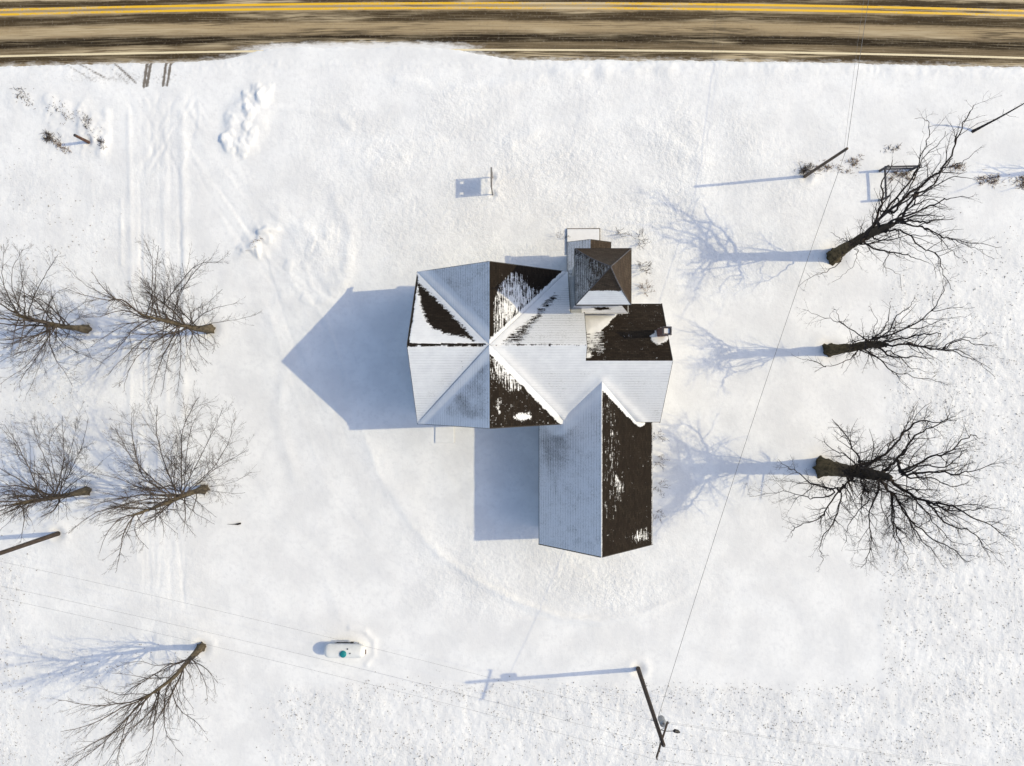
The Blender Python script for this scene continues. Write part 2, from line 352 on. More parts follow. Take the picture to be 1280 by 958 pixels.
TREES = {'L1': {'limbs': [([[-35.93, 4.13, 6.5], [-36.35, 4.51, 8.33], [-36.37, 5.07, 10.17], [-36.14, 5.3, 12.0]], 0.13),
                  ([[-35.47, 4.05, 6.5], [-35.82, 4.04, 8.67], [-35.89, 4.01, 10.83], [-36.08, 3.97, 13.0]], 0.13),
                  ([[-36.13, 4.77, 8.0], [-34.97, 5.41, 9.67], [-34.01, 6.78, 11.33], [-32.98, 8.31, 13.0]], 0.06),
                  ([[-36.17, 4.74, 7.5], [-34.69, 5.93, 9.0], [-32.79, 7.32, 10.5], [-31.1, 8.2, 12.0]], 0.06),
                  ([[-36.18, 4.9, 9.0], [-35.8, 5.92, 10.33], [-35.12, 7.01, 11.67], [-34.0, 8.72, 13.0]], 0.06),
                  ([[-35.73, 4.75, 9.0], [-35.37, 6.06, 10.33], [-34.41, 7.29, 11.67], [-32.77, 8.31, 13.0]], 0.05),
                  ([[-35.79, 4.72, 6.0], [-34.86, 5.38, 7.17], [-33.64, 6.0, 8.33], [-31.99, 6.3, 9.5]], 0.05),
                  ([[-35.5, 4.17, 5.0], [-35.42, 4.84, 6.33], [-35.45, 5.02, 7.67], [-35.87, 5.93, 9.0]], 0.06),
                  ([[-35.5, 3.97, 4.5], [-34.54, 4.76, 5.5], [-32.81, 5.44, 6.5], [-30.98, 5.64, 7.5]], 0.04),
                  ([[-35.64, 3.63, 6.0], [-35.88, 2.16, 7.5], [-36.35, 1.51, 9.0], [-36.73, 0.75, 10.5]], 0.06),
                  ([[-35.66, 3.5, 5.5], [-35.61, 2.18, 7.0], [-35.51, 0.93, 8.5], [-36.52, -0.54, 10.0]], 0.06),
                  ([[-35.98, 3.19, 5.5], [-35.76, 1.72, 7.0], [-35.96, 0.04, 8.5], [-35.21, -0.83, 10.0]], 0.05),
                  ([[-35.65, 2.85, 6.0], [-34.69, 1.57, 7.0], [-33.13, 0.19, 8.0], [-32.05, -0.7, 9.0]], 0.05),
                  ([[-35.5, 3.19, 5.5], [-33.92, 2.2, 6.5], [-31.61, 1.4, 7.5], [-29.96, 0.93, 8.5]], 0.05),
                  ([[-35.62, 3.44, 6.5], [-36.14, 2.59, 8.0], [-36.28, 2.37, 9.5], [-36.63, 2.3, 11.0]], 0.06),
                  ([[-35.8, 3.0, 6.0], [-35.16, 1.71, 7.33], [-34.8, 0.34, 8.67], [-34.63, -1.26, 10.0]], 0.04), ([[-35.17, 4.24, 4.0], [-33.26, 4.8, 5.0], [-31.24, 4.71, 6.0]], 0.04),
                  ([[-35.02, 3.37, 5.0], [-32.83, 2.51, 6.5], [-31.16, 1.24, 8.0]], 0.04)],
        'trunk': [[-36.44, 4.0, -0.1], [-36.17, 3.95, 2.93], [-36.29, 4.17, 5.97], [-36.33, 4.46, 9.0]]},
 'L2': {'limbs': [([[-26.05, 4.24, 10.5], [-26.19, 4.62, 11.83], [-26.95, 5.43, 13.17], [-27.37, 6.72, 14.5]], 0.09),
                  ([[-26.34, 4.32, 10.5], [-26.79, 5.15, 12.0], [-27.17, 4.99, 13.5], [-28.51, 5.48, 15.0]], 0.08),
                  ([[-25.99, 4.98, 9.5], [-25.29, 5.68, 11.0], [-24.43, 7.56, 12.5], [-24.19, 8.77, 14.0]], 0.06),
                  ([[-25.81, 4.74, 9.0], [-25.41, 6.04, 10.33], [-24.58, 7.69, 11.67], [-23.76, 8.56, 13.0]], 0.05),
                  ([[-25.76, 4.93, 8.5], [-24.07, 6.39, 9.83], [-22.01, 7.62, 11.17], [-20.03, 7.55, 12.5]], 0.07),
                  ([[-25.26, 4.38, 8.0], [-24.08, 5.85, 9.5], [-22.37, 7.09, 11.0], [-20.86, 7.82, 12.5]], 0.06),
                  ([[-25.05, 4.28, 5.5], [-24.59, 4.81, 6.5], [-23.07, 5.33, 7.5], [-21.43, 6.26, 8.5]], 0.05),
                  ([[-25.12, 4.16, 5.0], [-23.8, 4.87, 5.83], [-22.2, 5.26, 6.67], [-20.79, 5.4, 7.5]], 0.05),
                  ([[-24.93, 3.99, 4.0], [-23.52, 4.18, 4.67], [-22.12, 4.29, 5.33], [-19.98, 4.62, 6.0]], 0.05),
                  ([[-24.98, 4.01, 7.0], [-24.71, 5.23, 8.5], [-23.41, 6.51, 10.0], [-22.98, 7.71, 11.5]], 0.05),
                  ([[-26.32, 4.07, 10.0], [-27.02, 4.52, 11.33], [-27.93, 3.99, 12.67], [-28.75, 3.75, 14.0]], 0.06),
                  ([[-26.29, 3.97, 9.5], [-26.74, 3.15, 10.83], [-27.13, 1.69, 12.17], [-27.46, 0.84, 13.5]], 0.06),
                  ([[-25.86, 3.48, 8.0], [-26.59, 2.66, 9.5], [-27.22, 1.31, 11.0], [-27.5, 0.04, 12.5]], 0.06),
                  ([[-25.9, 3.4, 7.0], [-26.52, 2.41, 8.5], [-27.2, 0.9, 10.0], [-26.96, -0.8, 11.5]], 0.06),
                  ([[-25.6, 3.25, 7.0], [-25.86, 1.53, 8.33], [-25.63, 0.18, 9.67], [-25.39, -1.23, 11.0]], 0.06),
                  ([[-25.44, 3.09, 7.0], [-25.41, 1.68, 8.33], [-25.05, 0.04, 9.67], [-24.68, -1.38, 11.0]], 0.05),
                  ([[-25.29, 3.24, 7.0], [-24.59, 1.83, 8.17], [-24.19, 0.33, 9.33], [-23.78, -1.25, 10.5]], 0.05), ([[-25.3, 3.31, 6.0], [-24.45, 1.7, 7.5], [-23.16, 0.33, 9.0]], 0.04),
                  ([[-25.06, 3.34, 5.5], [-24.02, 1.88, 6.75], [-22.71, 0.94, 8.0]], 0.04), ([[-26.92, 4.7, 11.0], [-27.02, 5.12, 12.33], [-28.14, 5.91, 13.67], [-28.5, 6.78, 15.0]], 0.05),
                  ([[-25.86, 4.53, 8.0], [-24.18, 5.74, 10.5], [-23.49, 7.75, 13.0]], 0.05), ([[-26.25, 3.86, 9.0], [-27.01, 3.76, 10.33], [-27.97, 2.82, 11.67], [-28.29, 1.93, 13.0]], 0.05),
                  ([[-24.71, 3.72, 4.5], [-23.32, 2.86, 5.5], [-23.05, 1.73, 6.5]], 0.03)],
        'trunk': [[-26.03, 3.99, -0.1], [-25.6, 3.81, 3.6], [-25.45, 3.91, 7.3], [-26.07, 4.27, 11.0]]},
 'L3': {'limbs': [([[-35.67, -9.17, 7.0], [-35.85, -9.09, 9.17], [-35.6, -8.85, 11.33], [-35.65, -8.93, 13.5]], 0.12),
                  ([[-35.21, -9.02, 7.0], [-35.43, -8.84, 9.33], [-35.35, -8.44, 11.67], [-35.66, -8.04, 14.0]], 0.1),
                  ([[-35.57, -8.88, 5.5], [-33.9, -6.9, 7.33], [-32.56, -4.89, 9.17], [-31.52, -2.73, 11.0]], 0.07),
                  ([[-35.57, -8.8, 5.0], [-33.55, -6.83, 6.67], [-31.74, -4.82, 8.33], [-30.27, -2.93, 10.0]], 0.06),
                  ([[-35.57, -8.88, 4.5], [-33.77, -7.88, 5.83], [-32.01, -7.22, 7.17], [-30.15, -6.0, 8.5]], 0.05),
                  ([[-35.4, -8.64, 6.0], [-34.64, -6.38, 7.83], [-34.15, -4.56, 9.67], [-33.32, -2.99, 11.5]], 0.06),
                  ([[-35.67, -8.79, 7.0], [-35.32, -6.56, 8.83], [-34.91, -4.61, 10.67], [-34.44, -3.2, 12.5]], 0.06),
                  ([[-35.4, -8.48, 6.0], [-35.29, -6.97, 8.0], [-35.1, -5.83, 10.0], [-34.24, -3.79, 12.0]], 0.06),
                  ([[-35.64, -8.71, 7.5], [-35.57, -7.38, 9.33], [-35.71, -6.26, 11.17], [-35.18, -5.08, 13.0]], 0.06),
                  ([[-35.41, -8.4, 5.5], [-34.66, -6.29, 7.33], [-33.6, -4.6, 9.17], [-31.67, -3.16, 11.0]], 0.05),
                  ([[-35.76, -8.77, 8.0], [-35.93, -8.06, 9.67], [-35.88, -7.93, 11.33], [-35.75, -7.12, 13.0]], 0.05),
                  ([[-35.09, -8.24, 5.5], [-33.54, -6.16, 7.17], [-32.03, -4.33, 8.83], [-30.83, -2.76, 10.5]], 0.05), ([[-35.09, -9.12, 5.0], [-34.78, -10.14, 5.5], [-34.31, -10.83, 6.0]], 0.03),
                  ([[-35.91, -9.3, 8.0], [-35.87, -10.03, 8.5], [-35.23, -10.68, 9.0]], 0.03), ([[-35.97, -9.35, 9.0], [-35.7, -9.89, 10.0], [-35.85, -10.55, 11.0]], 0.04),
                  ([[-35.57, -8.96, 4.0], [-33.96, -8.67, 4.75], [-32.86, -7.92, 5.5]], 0.03)],
        'trunk': [[-36.51, -9.61, -0.1], [-36.03, -9.4, 3.27], [-35.92, -9.23, 6.63], [-35.7, -8.95, 10.0]]},
 'L4': {'limbs': [([[-26.67, -9.58, 10.0], [-27.23, -9.61, 11.33], [-27.32, -10.17, 12.67], [-27.22, -11.35, 14.0]], 0.07),
                  ([[-26.83, -9.63, 10.5], [-26.82, -10.62, 11.83], [-26.35, -11.69, 13.17], [-25.88, -12.54, 14.5]], 0.07),
                  ([[-26.64, -9.53, 9.5], [-26.43, -10.47, 11.25], [-24.53, -11.31, 13.0]], 0.05),
                  ([[-26.61, -9.47, 9.0], [-28.03, -9.03, 10.67], [-28.75, -9.28, 12.33], [-29.23, -10.16, 14.0]], 0.06),
                  ([[-26.22, -9.2, 8.0], [-27.63, -8.89, 9.83], [-28.31, -9.26, 11.67], [-28.19, -9.32, 13.5]], 0.06),
                  ([[-26.66, -8.7, 6.5], [-27.25, -8.1, 8.33], [-28.16, -7.1, 10.17], [-28.38, -6.56, 12.0]], 0.06),
                  ([[-26.35, -8.7, 6.5], [-26.47, -7.31, 8.67], [-26.78, -5.58, 10.83], [-26.68, -3.43, 13.0]], 0.07),
                  ([[-26.66, -8.7, 6.5], [-27.22, -7.01, 8.67], [-26.77, -4.3, 10.83], [-25.58, -2.35, 13.0]], 0.06),
                  ([[-26.13, -8.62, 6.0], [-25.74, -6.31, 8.33], [-25.14, -3.89, 10.67], [-23.94, -1.94, 13.0]], 0.08),
                  ([[-25.89, -8.7, 5.5], [-24.7, -6.05, 8.0], [-23.36, -3.61, 10.5], [-21.22, -1.4, 13.0]], 0.08),
                  ([[-25.66, -8.54, 5.5], [-24.55, -6.39, 7.67], [-23.24, -3.95, 9.83], [-21.39, -1.98, 12.0]], 0.05),
                  ([[-25.81, -8.46, 5.0], [-23.87, -6.29, 7.17], [-21.85, -3.99, 9.33], [-20.21, -2.28, 11.5]], 0.06),
                  ([[-25.56, -8.54, 4.5], [-23.09, -6.84, 6.5], [-21.17, -4.94, 8.5], [-19.91, -3.18, 10.5]], 0.06),
                  ([[-25.54, -8.58, 4.2], [-23.07, -6.92, 5.8], [-20.87, -5.81, 7.4], [-19.49, -5.19, 9.0]], 0.05),
                  ([[-25.1, -8.85, 3.0], [-23.43, -8.47, 3.83], [-21.96, -8.02, 4.67], [-20.52, -7.27, 5.5]], 0.03), ([[-24.93, -9.09, 3.0], [-23.03, -9.09, 4.0], [-21.19, -8.93, 5.0]], 0.03),
                  ([[-26.22, -9.36, 8.0], [-25.59, -10.01, 9.25], [-23.82, -10.91, 10.5]], 0.05), ([[-25.89, -9.31, 6.5], [-24.98, -10.15, 7.75], [-23.36, -11.23, 9.0]], 0.05),
                  ([[-25.74, -9.49, 5.5], [-24.23, -10.19, 6.75], [-22.3, -10.7, 8.0]], 0.05), ([[-25.57, -9.34, 4.5], [-24.05, -9.91, 5.75], [-22.58, -10.44, 7.0]], 0.04),
                  ([[-27.03, -8.16, 7.0], [-26.65, -6.25, 10.0], [-26.55, -4.25, 13.0]], 0.05), ([[-25.88, -8.39, 6.5], [-24.72, -5.44, 9.5], [-22.55, -3.47, 12.5]], 0.05)],
        'trunk': [[-26.55, -9.38, -0.1], [-26.39, -9.3, 3.77], [-26.41, -9.42, 7.63], [-26.72, -9.5, 11.5]]},
 'L5': {'limbs': [([[-27.06, -22.66, 3.6], [-27.11, -22.22, 4.9], [-28.11, -22.77, 6.2], [-29.51, -23.42, 7.5]], 0.08), ([[-27.14, -22.72, 6.5], [-28.09, -21.96, 7.75], [-29.28, -21.21, 9.0]], 0.05),
                  ([[-27.01, -23.11, 8.0], [-27.68, -22.99, 9.67], [-28.99, -22.46, 11.33], [-30.58, -21.35, 13.0]], 0.08),
                  ([[-27.12, -23.13, 9.0], [-27.74, -22.99, 10.67], [-28.7, -23.24, 12.33], [-29.8, -23.0, 14.0]], 0.08),
                  ([[-26.95, -23.17, 7.5], [-27.47, -23.68, 9.5], [-28.17, -24.67, 11.5], [-29.43, -25.51, 13.5]], 0.1),
                  ([[-26.89, -23.23, 7.0], [-26.5, -23.9, 9.0], [-26.96, -24.47, 11.0], [-27.59, -25.77, 13.0]], 0.09),
                  ([[-27.27, -23.33, 7.5], [-27.87, -24.07, 9.33], [-27.47, -25.28, 11.17], [-26.88, -26.19, 13.0]], 0.07),
                  ([[-26.89, -23.39, 7.0], [-26.28, -24.29, 8.83], [-25.64, -25.37, 10.67], [-25.42, -26.31, 12.5]], 0.07),
                  ([[-26.65, -23.45, 6.5], [-26.07, -24.68, 8.0], [-25.02, -25.5, 9.5], [-23.24, -26.08, 11.0]], 0.06),
                  ([[-26.57, -23.34, 6.0], [-25.36, -24.59, 7.17], [-23.39, -25.14, 8.33], [-22.41, -25.18, 9.5]], 0.06),
                  ([[-26.06, -22.93, 5.0], [-25.47, -23.87, 6.25], [-24.09, -24.43, 7.5]], 0.05), ([[-26.08, -22.35, 3.5], [-24.93, -23.44, 4.17], [-24.3, -24.33, 4.83], [-24.01, -24.86, 5.5]], 0.05),
                  ([[-26.0, -22.6, 3.3], [-24.25, -23.27, 4.15], [-23.56, -24.42, 5.0]], 0.04), ([[-26.37, -22.65, 3.6], [-24.86, -22.54, 4.3], [-23.39, -23.58, 5.0]], 0.04),
                  ([[-29.23, -23.28, 8.0], [-29.91, -22.38, 9.0], [-30.54, -21.79, 10.0]], 0.04), ([[-27.13, -22.3, 4.5], [-28.06, -22.14, 5.33], [-28.94, -21.48, 6.17], [-30.11, -21.64, 7.0]], 0.04),
                  ([[-27.07, -23.2, 8.5], [-27.33, -24.19, 10.33], [-28.8, -24.63, 12.17], [-29.53, -24.95, 14.0]], 0.07)],
        'trunk': [[-26.82, -22.71, -0.1], [-26.43, -22.51, 3.1], [-26.26, -22.72, 6.3], [-26.85, -22.91, 9.5]]},
 'R1': {'limbs': [([[25.13, 10.09, 6.5], [25.82, 11.46, 7.25], [25.82, 12.64, 8.0], [25.52, 13.78, 8.75], [25.89, 15.02, 9.5]], 0.2),
                  ([[25.19, 10.45, 7.0], [26.15, 12.18, 8.67], [26.57, 13.49, 10.33], [26.52, 14.0, 12.0]], 0.2),
                  ([[26.49, 13.73, 11.0], [26.52, 14.5, 11.7], [26.54, 15.38, 12.4], [26.28, 16.36, 13.1], [25.49, 16.38, 13.8], [24.58, 16.2, 14.5]], 0.07),
                  ([[25.36, 11.04, 8.5], [26.5, 12.37, 9.67], [27.98, 13.63, 10.83], [28.0, 13.99, 12.0], [27.98, 14.99, 13.17], [27.73, 15.92, 14.33], [27.59, 16.53, 15.5]], 0.17),
                  ([[26.13, 11.51, 9.0], [26.19, 11.86, 10.0], [27.33, 13.16, 11.0], [27.32, 13.31, 12.0]], 0.15),
                  ([[26.45, 12.27, 9.5], [26.7, 13.41, 10.62], [26.9, 14.76, 11.75], [27.35, 15.35, 12.88], [26.82, 15.51, 14.0]], 0.08),
                  ([[25.83, 10.55, 8.0], [26.61, 11.03, 9.2], [26.82, 12.33, 10.4], [27.41, 12.72, 11.6], [27.27, 13.35, 12.8], [27.22, 13.8, 14.0]], 0.19),
                  ([[26.5, 12.04, 11.0], [26.86, 12.39, 12.33], [27.69, 12.77, 13.67], [28.18, 12.21, 15.0]], 0.1),
                  ([[27.15, 13.43, 13.0], [27.59, 13.45, 13.83], [27.86, 13.6, 14.67], [28.23, 14.11, 15.5]], 0.07),
                  ([[25.88, 10.82, 9.5], [27.48, 11.45, 10.5], [28.03, 11.71, 11.5], [27.99, 11.67, 12.5], [28.86, 11.48, 13.5]], 0.13),
                  ([[26.16, 10.97, 9.5], [26.68, 11.7, 10.67], [27.29, 11.7, 11.83], [27.57, 10.87, 13.0]], 0.11),
                  ([[26.16, 10.79, 9.5], [26.91, 10.66, 10.25], [27.35, 10.42, 11.0], [27.48, 10.47, 11.75], [28.2, 10.21, 12.5]], 0.14),
                  ([[26.6, 10.97, 9.5], [27.34, 11.03, 10.5], [27.62, 10.8, 11.5], [27.73, 10.44, 12.5]], 0.11),
                  ([[26.45, 10.68, 9.5], [27.12, 10.27, 10.4], [27.46, 9.73, 11.3], [28.05, 9.07, 12.2], [29.12, 8.63, 13.1], [30.4, 8.19, 14.0]], 0.11),
                  ([[28.71, 9.04, 12.0], [29.12, 8.5, 12.67], [29.51, 8.11, 13.33], [29.88, 7.34, 14.0]], 0.05),
                  ([[25.8, 10.3, 8.5], [26.3, 10.29, 9.25], [26.77, 9.71, 10.0], [27.21, 8.71, 10.75], [27.77, 8.16, 11.5], [27.76, 6.66, 12.25], [27.93, 5.61, 13.0]], 0.12),
                  ([[26.46, 9.52, 9.5], [26.88, 8.79, 10.33], [27.54, 7.8, 11.17], [27.35, 6.42, 12.0]], 0.05),
                  ([[25.43, 9.7, 6.5], [26.44, 9.19, 7.25], [27.4, 8.75, 8.0], [27.88, 8.4, 8.75], [28.46, 7.8, 9.5]], 0.12), ([[25.71, 9.9, 7.5], [26.52, 9.83, 8.25], [27.37, 10.16, 9.0]], 0.11),
                  ([[25.43, 10.07, 4.5], [24.96, 10.33, 4.67], [24.33, 10.49, 4.83], [23.55, 10.93, 5.0]], 0.09),
                  ([[25.14, 9.11, 3.0], [23.92, 8.27, 3.2], [22.87, 7.83, 3.4], [21.49, 7.0, 3.6]], 0.08), ([[25.52, 9.5, 5.0], [25.28, 8.5, 4.83], [24.73, 7.89, 4.67], [23.93, 7.28, 4.5]], 0.05),
                  ([[26.36, 8.83, 8.0], [25.9, 7.81, 8.33], [26.76, 7.17, 8.67], [26.74, 5.95, 9.0]], 0.05),
                  ([[26.5, 12.18, 11.0], [26.05, 12.53, 12.33], [26.63, 13.51, 13.67], [25.73, 14.02, 15.0]], 0.07), ([[26.05, 11.74, 8.0], [26.39, 11.48, 8.5], [25.99, 11.08, 9.0]], 0.09),
                  ([[27.63, 9.79, 11.0], [27.99, 8.93, 11.83], [28.32, 7.96, 12.67], [28.62, 7.29, 13.5]], 0.06)],
        'trunk': [[25.86, 9.96, -0.1], [25.58, 10.21, 3.1], [25.53, 10.43, 6.3], [25.88, 10.68, 9.5]]},
 'R2': {'limbs': [([[25.45, 2.75, 6.5], [24.48, 3.38, 6.7], [23.51, 3.95, 6.9], [23.06, 4.08, 7.1], [21.88, 4.36, 7.3], [20.57, 4.82, 7.5]], 0.09),
                  ([[23.32, 4.02, 7.0], [23.06, 4.58, 7.25], [22.66, 4.99, 7.5]], 0.04), ([[25.43, 2.55, 7.0], [26.02, 3.36, 8.0], [25.86, 4.28, 9.0], [25.49, 5.3, 10.0]], 0.09),
                  ([[25.41, 2.67, 7.5], [26.26, 3.2, 8.38], [26.22, 4.26, 9.25], [26.59, 4.74, 10.12], [26.66, 5.33, 11.0]], 0.1),
                  ([[26.22, 3.44, 9.0], [26.52, 4.2, 10.0], [26.72, 4.85, 11.0]], 0.06),
                  ([[25.45, 2.65, 8.0], [27.06, 3.49, 9.25], [27.75, 4.29, 10.5], [27.96, 5.38, 11.75], [27.49, 6.27, 13.0]], 0.11),
                  ([[27.73, 4.45, 11.0], [28.48, 4.55, 12.0], [29.3, 4.43, 13.0]], 0.06), ([[25.91, 2.48, 8.5], [27.13, 2.73, 9.12], [27.9, 2.9, 9.75], [28.7, 3.0, 10.38], [28.14, 2.49, 11.0]], 0.13),
                  ([[26.06, 2.2, 8.5], [27.16, 2.29, 9.6], [27.64, 1.9, 10.7], [28.08, 1.85, 11.8], [28.99, 1.23, 12.9], [29.7, 0.44, 14.0]], 0.12),
                  ([[26.67, 2.27, 10.0], [28.28, 1.88, 11.0], [29.01, 2.44, 12.0], [29.44, 2.13, 13.0], [30.19, 1.89, 14.0]], 0.1),
                  ([[28.55, 2.02, 11.0], [29.01, 2.57, 12.0], [29.56, 2.52, 13.0], [29.81, 2.78, 14.0]], 0.06),
                  ([[25.74, 2.0, 8.0], [26.26, 1.48, 8.67], [27.3, 1.39, 9.33], [28.31, 1.3, 10.0]], 0.14),
                  ([[25.22, 1.97, 7.0], [26.04, 1.22, 7.7], [26.4, 0.35, 8.4], [27.16, 0.13, 9.1], [28.16, -0.21, 9.8], [28.72, -0.42, 10.5]], 0.1),
                  ([[26.49, 0.28, 8.5], [26.65, -0.36, 9.0], [27.09, -0.84, 9.5]], 0.05), ([[25.65, 1.75, 4.5], [24.81, 1.21, 4.67], [23.23, 0.75, 4.83], [22.25, 0.37, 5.0]], 0.08),
                  ([[23.24, 0.76, 4.8], [22.48, 1.21, 4.8], [21.57, 1.37, 4.8], [20.58, 1.67, 4.8]], 0.05), ([[25.42, 1.74, 5.0], [24.93, 1.13, 5.25], [24.29, 0.37, 5.5]], 0.04),
                  ([[26.06, 1.91, 8.5], [26.3, 1.31, 9.67], [26.5, 0.6, 10.83], [27.58, 0.26, 12.0]], 0.07),
                  ([[26.66, 3.37, 10.0], [27.38, 3.43, 11.17], [28.02, 3.87, 12.33], [28.61, 3.9, 13.5]], 0.07),
                  ([[25.7, 2.53, 7.5], [25.23, 3.35, 8.17], [25.04, 4.16, 8.83], [24.15, 4.94, 9.5]], 0.06), ([[26.05, 2.62, 8.5], [26.23, 3.42, 9.25], [25.77, 4.06, 10.0]], 0.08),
                  ([[28.39, 1.8, 11.5], [28.82, 1.64, 12.33], [29.6, 0.83, 13.17], [29.95, -0.07, 14.0]], 0.06)],
        'trunk': [[25.46, 2.2, -0.1], [25.82, 2.25, 2.77], [26.02, 2.39, 5.63], [26.06, 2.31, 8.5]]},
 'R3': {'limbs': [([[24.96, -6.64, 7.0], [23.93, -5.44, 8.17], [22.6, -3.98, 9.33], [21.31, -2.81, 10.5]], 0.15),
                  ([[24.95, -6.7, 6.5], [23.98, -5.89, 7.0], [22.78, -5.35, 7.5], [21.59, -4.62, 8.0]], 0.13),
                  ([[24.65, -6.43, 8.0], [25.96, -5.01, 9.2], [26.41, -3.58, 10.4], [26.82, -2.97, 11.6], [27.1, -2.97, 12.8], [27.68, -2.72, 14.0]], 0.16),
                  ([[25.56, -6.1, 10.0], [25.97, -5.25, 10.67], [26.07, -4.42, 11.33], [25.68, -3.62, 12.0]], 0.22),
                  ([[25.8, -5.22, 11.0], [26.29, -3.94, 11.75], [26.61, -3.43, 12.5], [27.49, -2.65, 13.25], [27.07, -2.11, 14.0]], 0.13),
                  ([[25.8, -6.36, 11.0], [26.9, -5.41, 12.0], [27.5, -4.96, 13.0], [28.33, -3.82, 14.0], [28.4, -3.74, 15.0]], 0.17),
                  ([[25.96, -6.51, 11.0], [26.61, -5.85, 12.0], [27.5, -5.8, 13.0], [27.77, -5.03, 14.0], [27.58, -4.44, 15.0]], 0.12),
                  ([[26.03, -6.66, 11.0], [27.5, -6.27, 12.25], [27.93, -6.25, 13.5], [28.29, -5.79, 14.75], [28.93, -5.22, 16.0]], 0.14),
                  ([[26.26, -6.89, 11.0], [26.96, -6.65, 12.17], [27.75, -7.07, 13.33], [28.17, -6.6, 14.5]], 0.13),
                  ([[25.77, -7.43, 10.5], [26.84, -8.31, 11.6], [27.69, -8.34, 12.7], [28.05, -8.57, 13.8], [28.77, -9.07, 14.9], [29.43, -9.66, 16.0]], 0.2),
                  ([[27.21, -8.39, 12.0], [27.81, -8.65, 13.0], [28.49, -8.46, 14.0], [28.7, -8.14, 15.0], [29.42, -8.12, 16.0]], 0.1),
                  ([[27.07, -8.47, 12.0], [27.81, -9.68, 13.0], [28.5, -9.75, 14.0], [28.72, -10.52, 15.0], [29.3, -10.83, 16.0]], 0.11),
                  ([[25.8, -8.28, 10.0], [25.99, -9.28, 11.25], [26.65, -10.37, 12.5], [27.52, -10.96, 13.75], [27.89, -11.57, 15.0]], 0.15),
                  ([[25.66, -8.72, 11.0], [26.0, -10.26, 12.33], [26.14, -10.98, 13.67], [26.37, -11.93, 15.0]], 0.1),
                  ([[25.57, -8.12, 10.0], [25.29, -9.49, 11.0], [24.93, -10.49, 12.0], [24.85, -11.0, 13.0], [24.68, -12.2, 14.0]], 0.11),
                  ([[25.57, -8.12, 10.0], [25.27, -9.84, 10.75], [24.96, -10.75, 11.5], [24.95, -11.25, 12.25], [24.27, -11.88, 13.0]], 0.1),
                  ([[25.29, -7.65, 9.0], [24.3, -8.95, 9.75], [23.87, -10.2, 10.5], [23.44, -11.87, 11.25], [22.64, -12.74, 12.0]], 0.13),
                  ([[24.42, -7.48, 8.0], [24.58, -8.05, 8.5], [24.5, -8.61, 9.0], [23.33, -9.63, 9.5], [22.49, -10.62, 10.0], [22.23, -11.44, 10.5]], 0.1),
                  ([[23.99, -7.71, 7.0], [23.12, -8.19, 7.1], [21.12, -7.8, 7.2], [20.1, -6.93, 7.3], [19.4, -6.59, 7.4], [18.63, -6.01, 7.5]], 0.13),
                  ([[22.63, -8.46, 7.5], [21.21, -8.89, 7.38], [20.45, -8.58, 7.25], [18.69, -8.44, 7.12], [16.76, -8.88, 7.0]], 0.09),
                  ([[23.49, -7.96, 7.0], [22.47, -9.43, 7.1], [21.94, -10.24, 7.2], [20.6, -10.71, 7.3], [19.75, -11.19, 7.4], [19.71, -11.74, 7.5]], 0.11),
                  ([[23.05, -8.46, 8.0], [22.47, -10.19, 8.25], [21.41, -11.43, 8.5], [21.23, -12.49, 8.75], [21.37, -13.07, 9.0]], 0.11),
                  ([[22.68, -8.37, 7.0], [21.74, -7.9, 6.87], [19.98, -7.76, 6.73], [18.21, -7.66, 6.6]], 0.08), ([[23.37, -7.97, 8.0], [23.4, -8.77, 9.0], [23.87, -8.91, 10.0]], 0.07),
                  ([[24.79, -7.74, 10.0], [24.54, -8.91, 10.83], [24.58, -9.96, 11.67], [23.72, -10.97, 12.5]], 0.08),
                  ([[26.18, -8.09, 12.0], [26.51, -9.09, 13.0], [26.94, -10.04, 14.0], [27.19, -10.38, 15.0], [27.4, -10.15, 16.0]], 0.09),
                  ([[24.03, -7.97, 9.0], [23.56, -8.91, 10.0], [24.0, -9.64, 11.0], [23.52, -10.49, 12.0]], 0.08)],
        'trunk': [[25.06, -7.49, -0.1], [25.0, -7.27, 3.6], [24.82, -7.01, 7.3], [25.05, -6.82, 11.0]]}}
POLE_S = [[9.77, -24.36, 0.0], [9.48, -24.52, 12.2]]
ARM = [[9.87, -23.6, 10.9], [9.1, -26.13, 10.9]]
XFMR = [9.87, -24.13, 9.8]
LAMP = [10.28, -24.56, 10.5]
NEUT = [9.44, -24.35, 8.8]
POLE_NE = [[23.44, 16.56, 0.0], [23.38, 16.37, 7.8]]
POLE_W = [[-38.94, -13.19, 0.0], [-39.01, -13.22, 12.0]]
POST = [[-36.16, 19.6, 0.0], [-36.1, 19.53, 2.1]]
SAP = [[37.03, 20.12, 0.0], [36.68, 19.9, 7.0]]
SIGN = [[-2.35, 15.13, 0.0], [-2.39, 16.55, 0.0]]
FENCE = [[29.54, 16.96, 0.0], [32.06, 17.01, 0.0], [29.65, 14.55, 0.0]]
TANK = [[-16.25, -22.73, 0.9], [-12.84, -22.58, 0.9], [-14.63, -22.06, 0.9], [-14.63, -23.25, 0.9], [-14.63, -22.77, 1.3]]
ROADEDGE = [[-43.65, 26.81, 0.0], [-0.76, 27.1, 0.0], [41.37, 26.2, 0.0]]
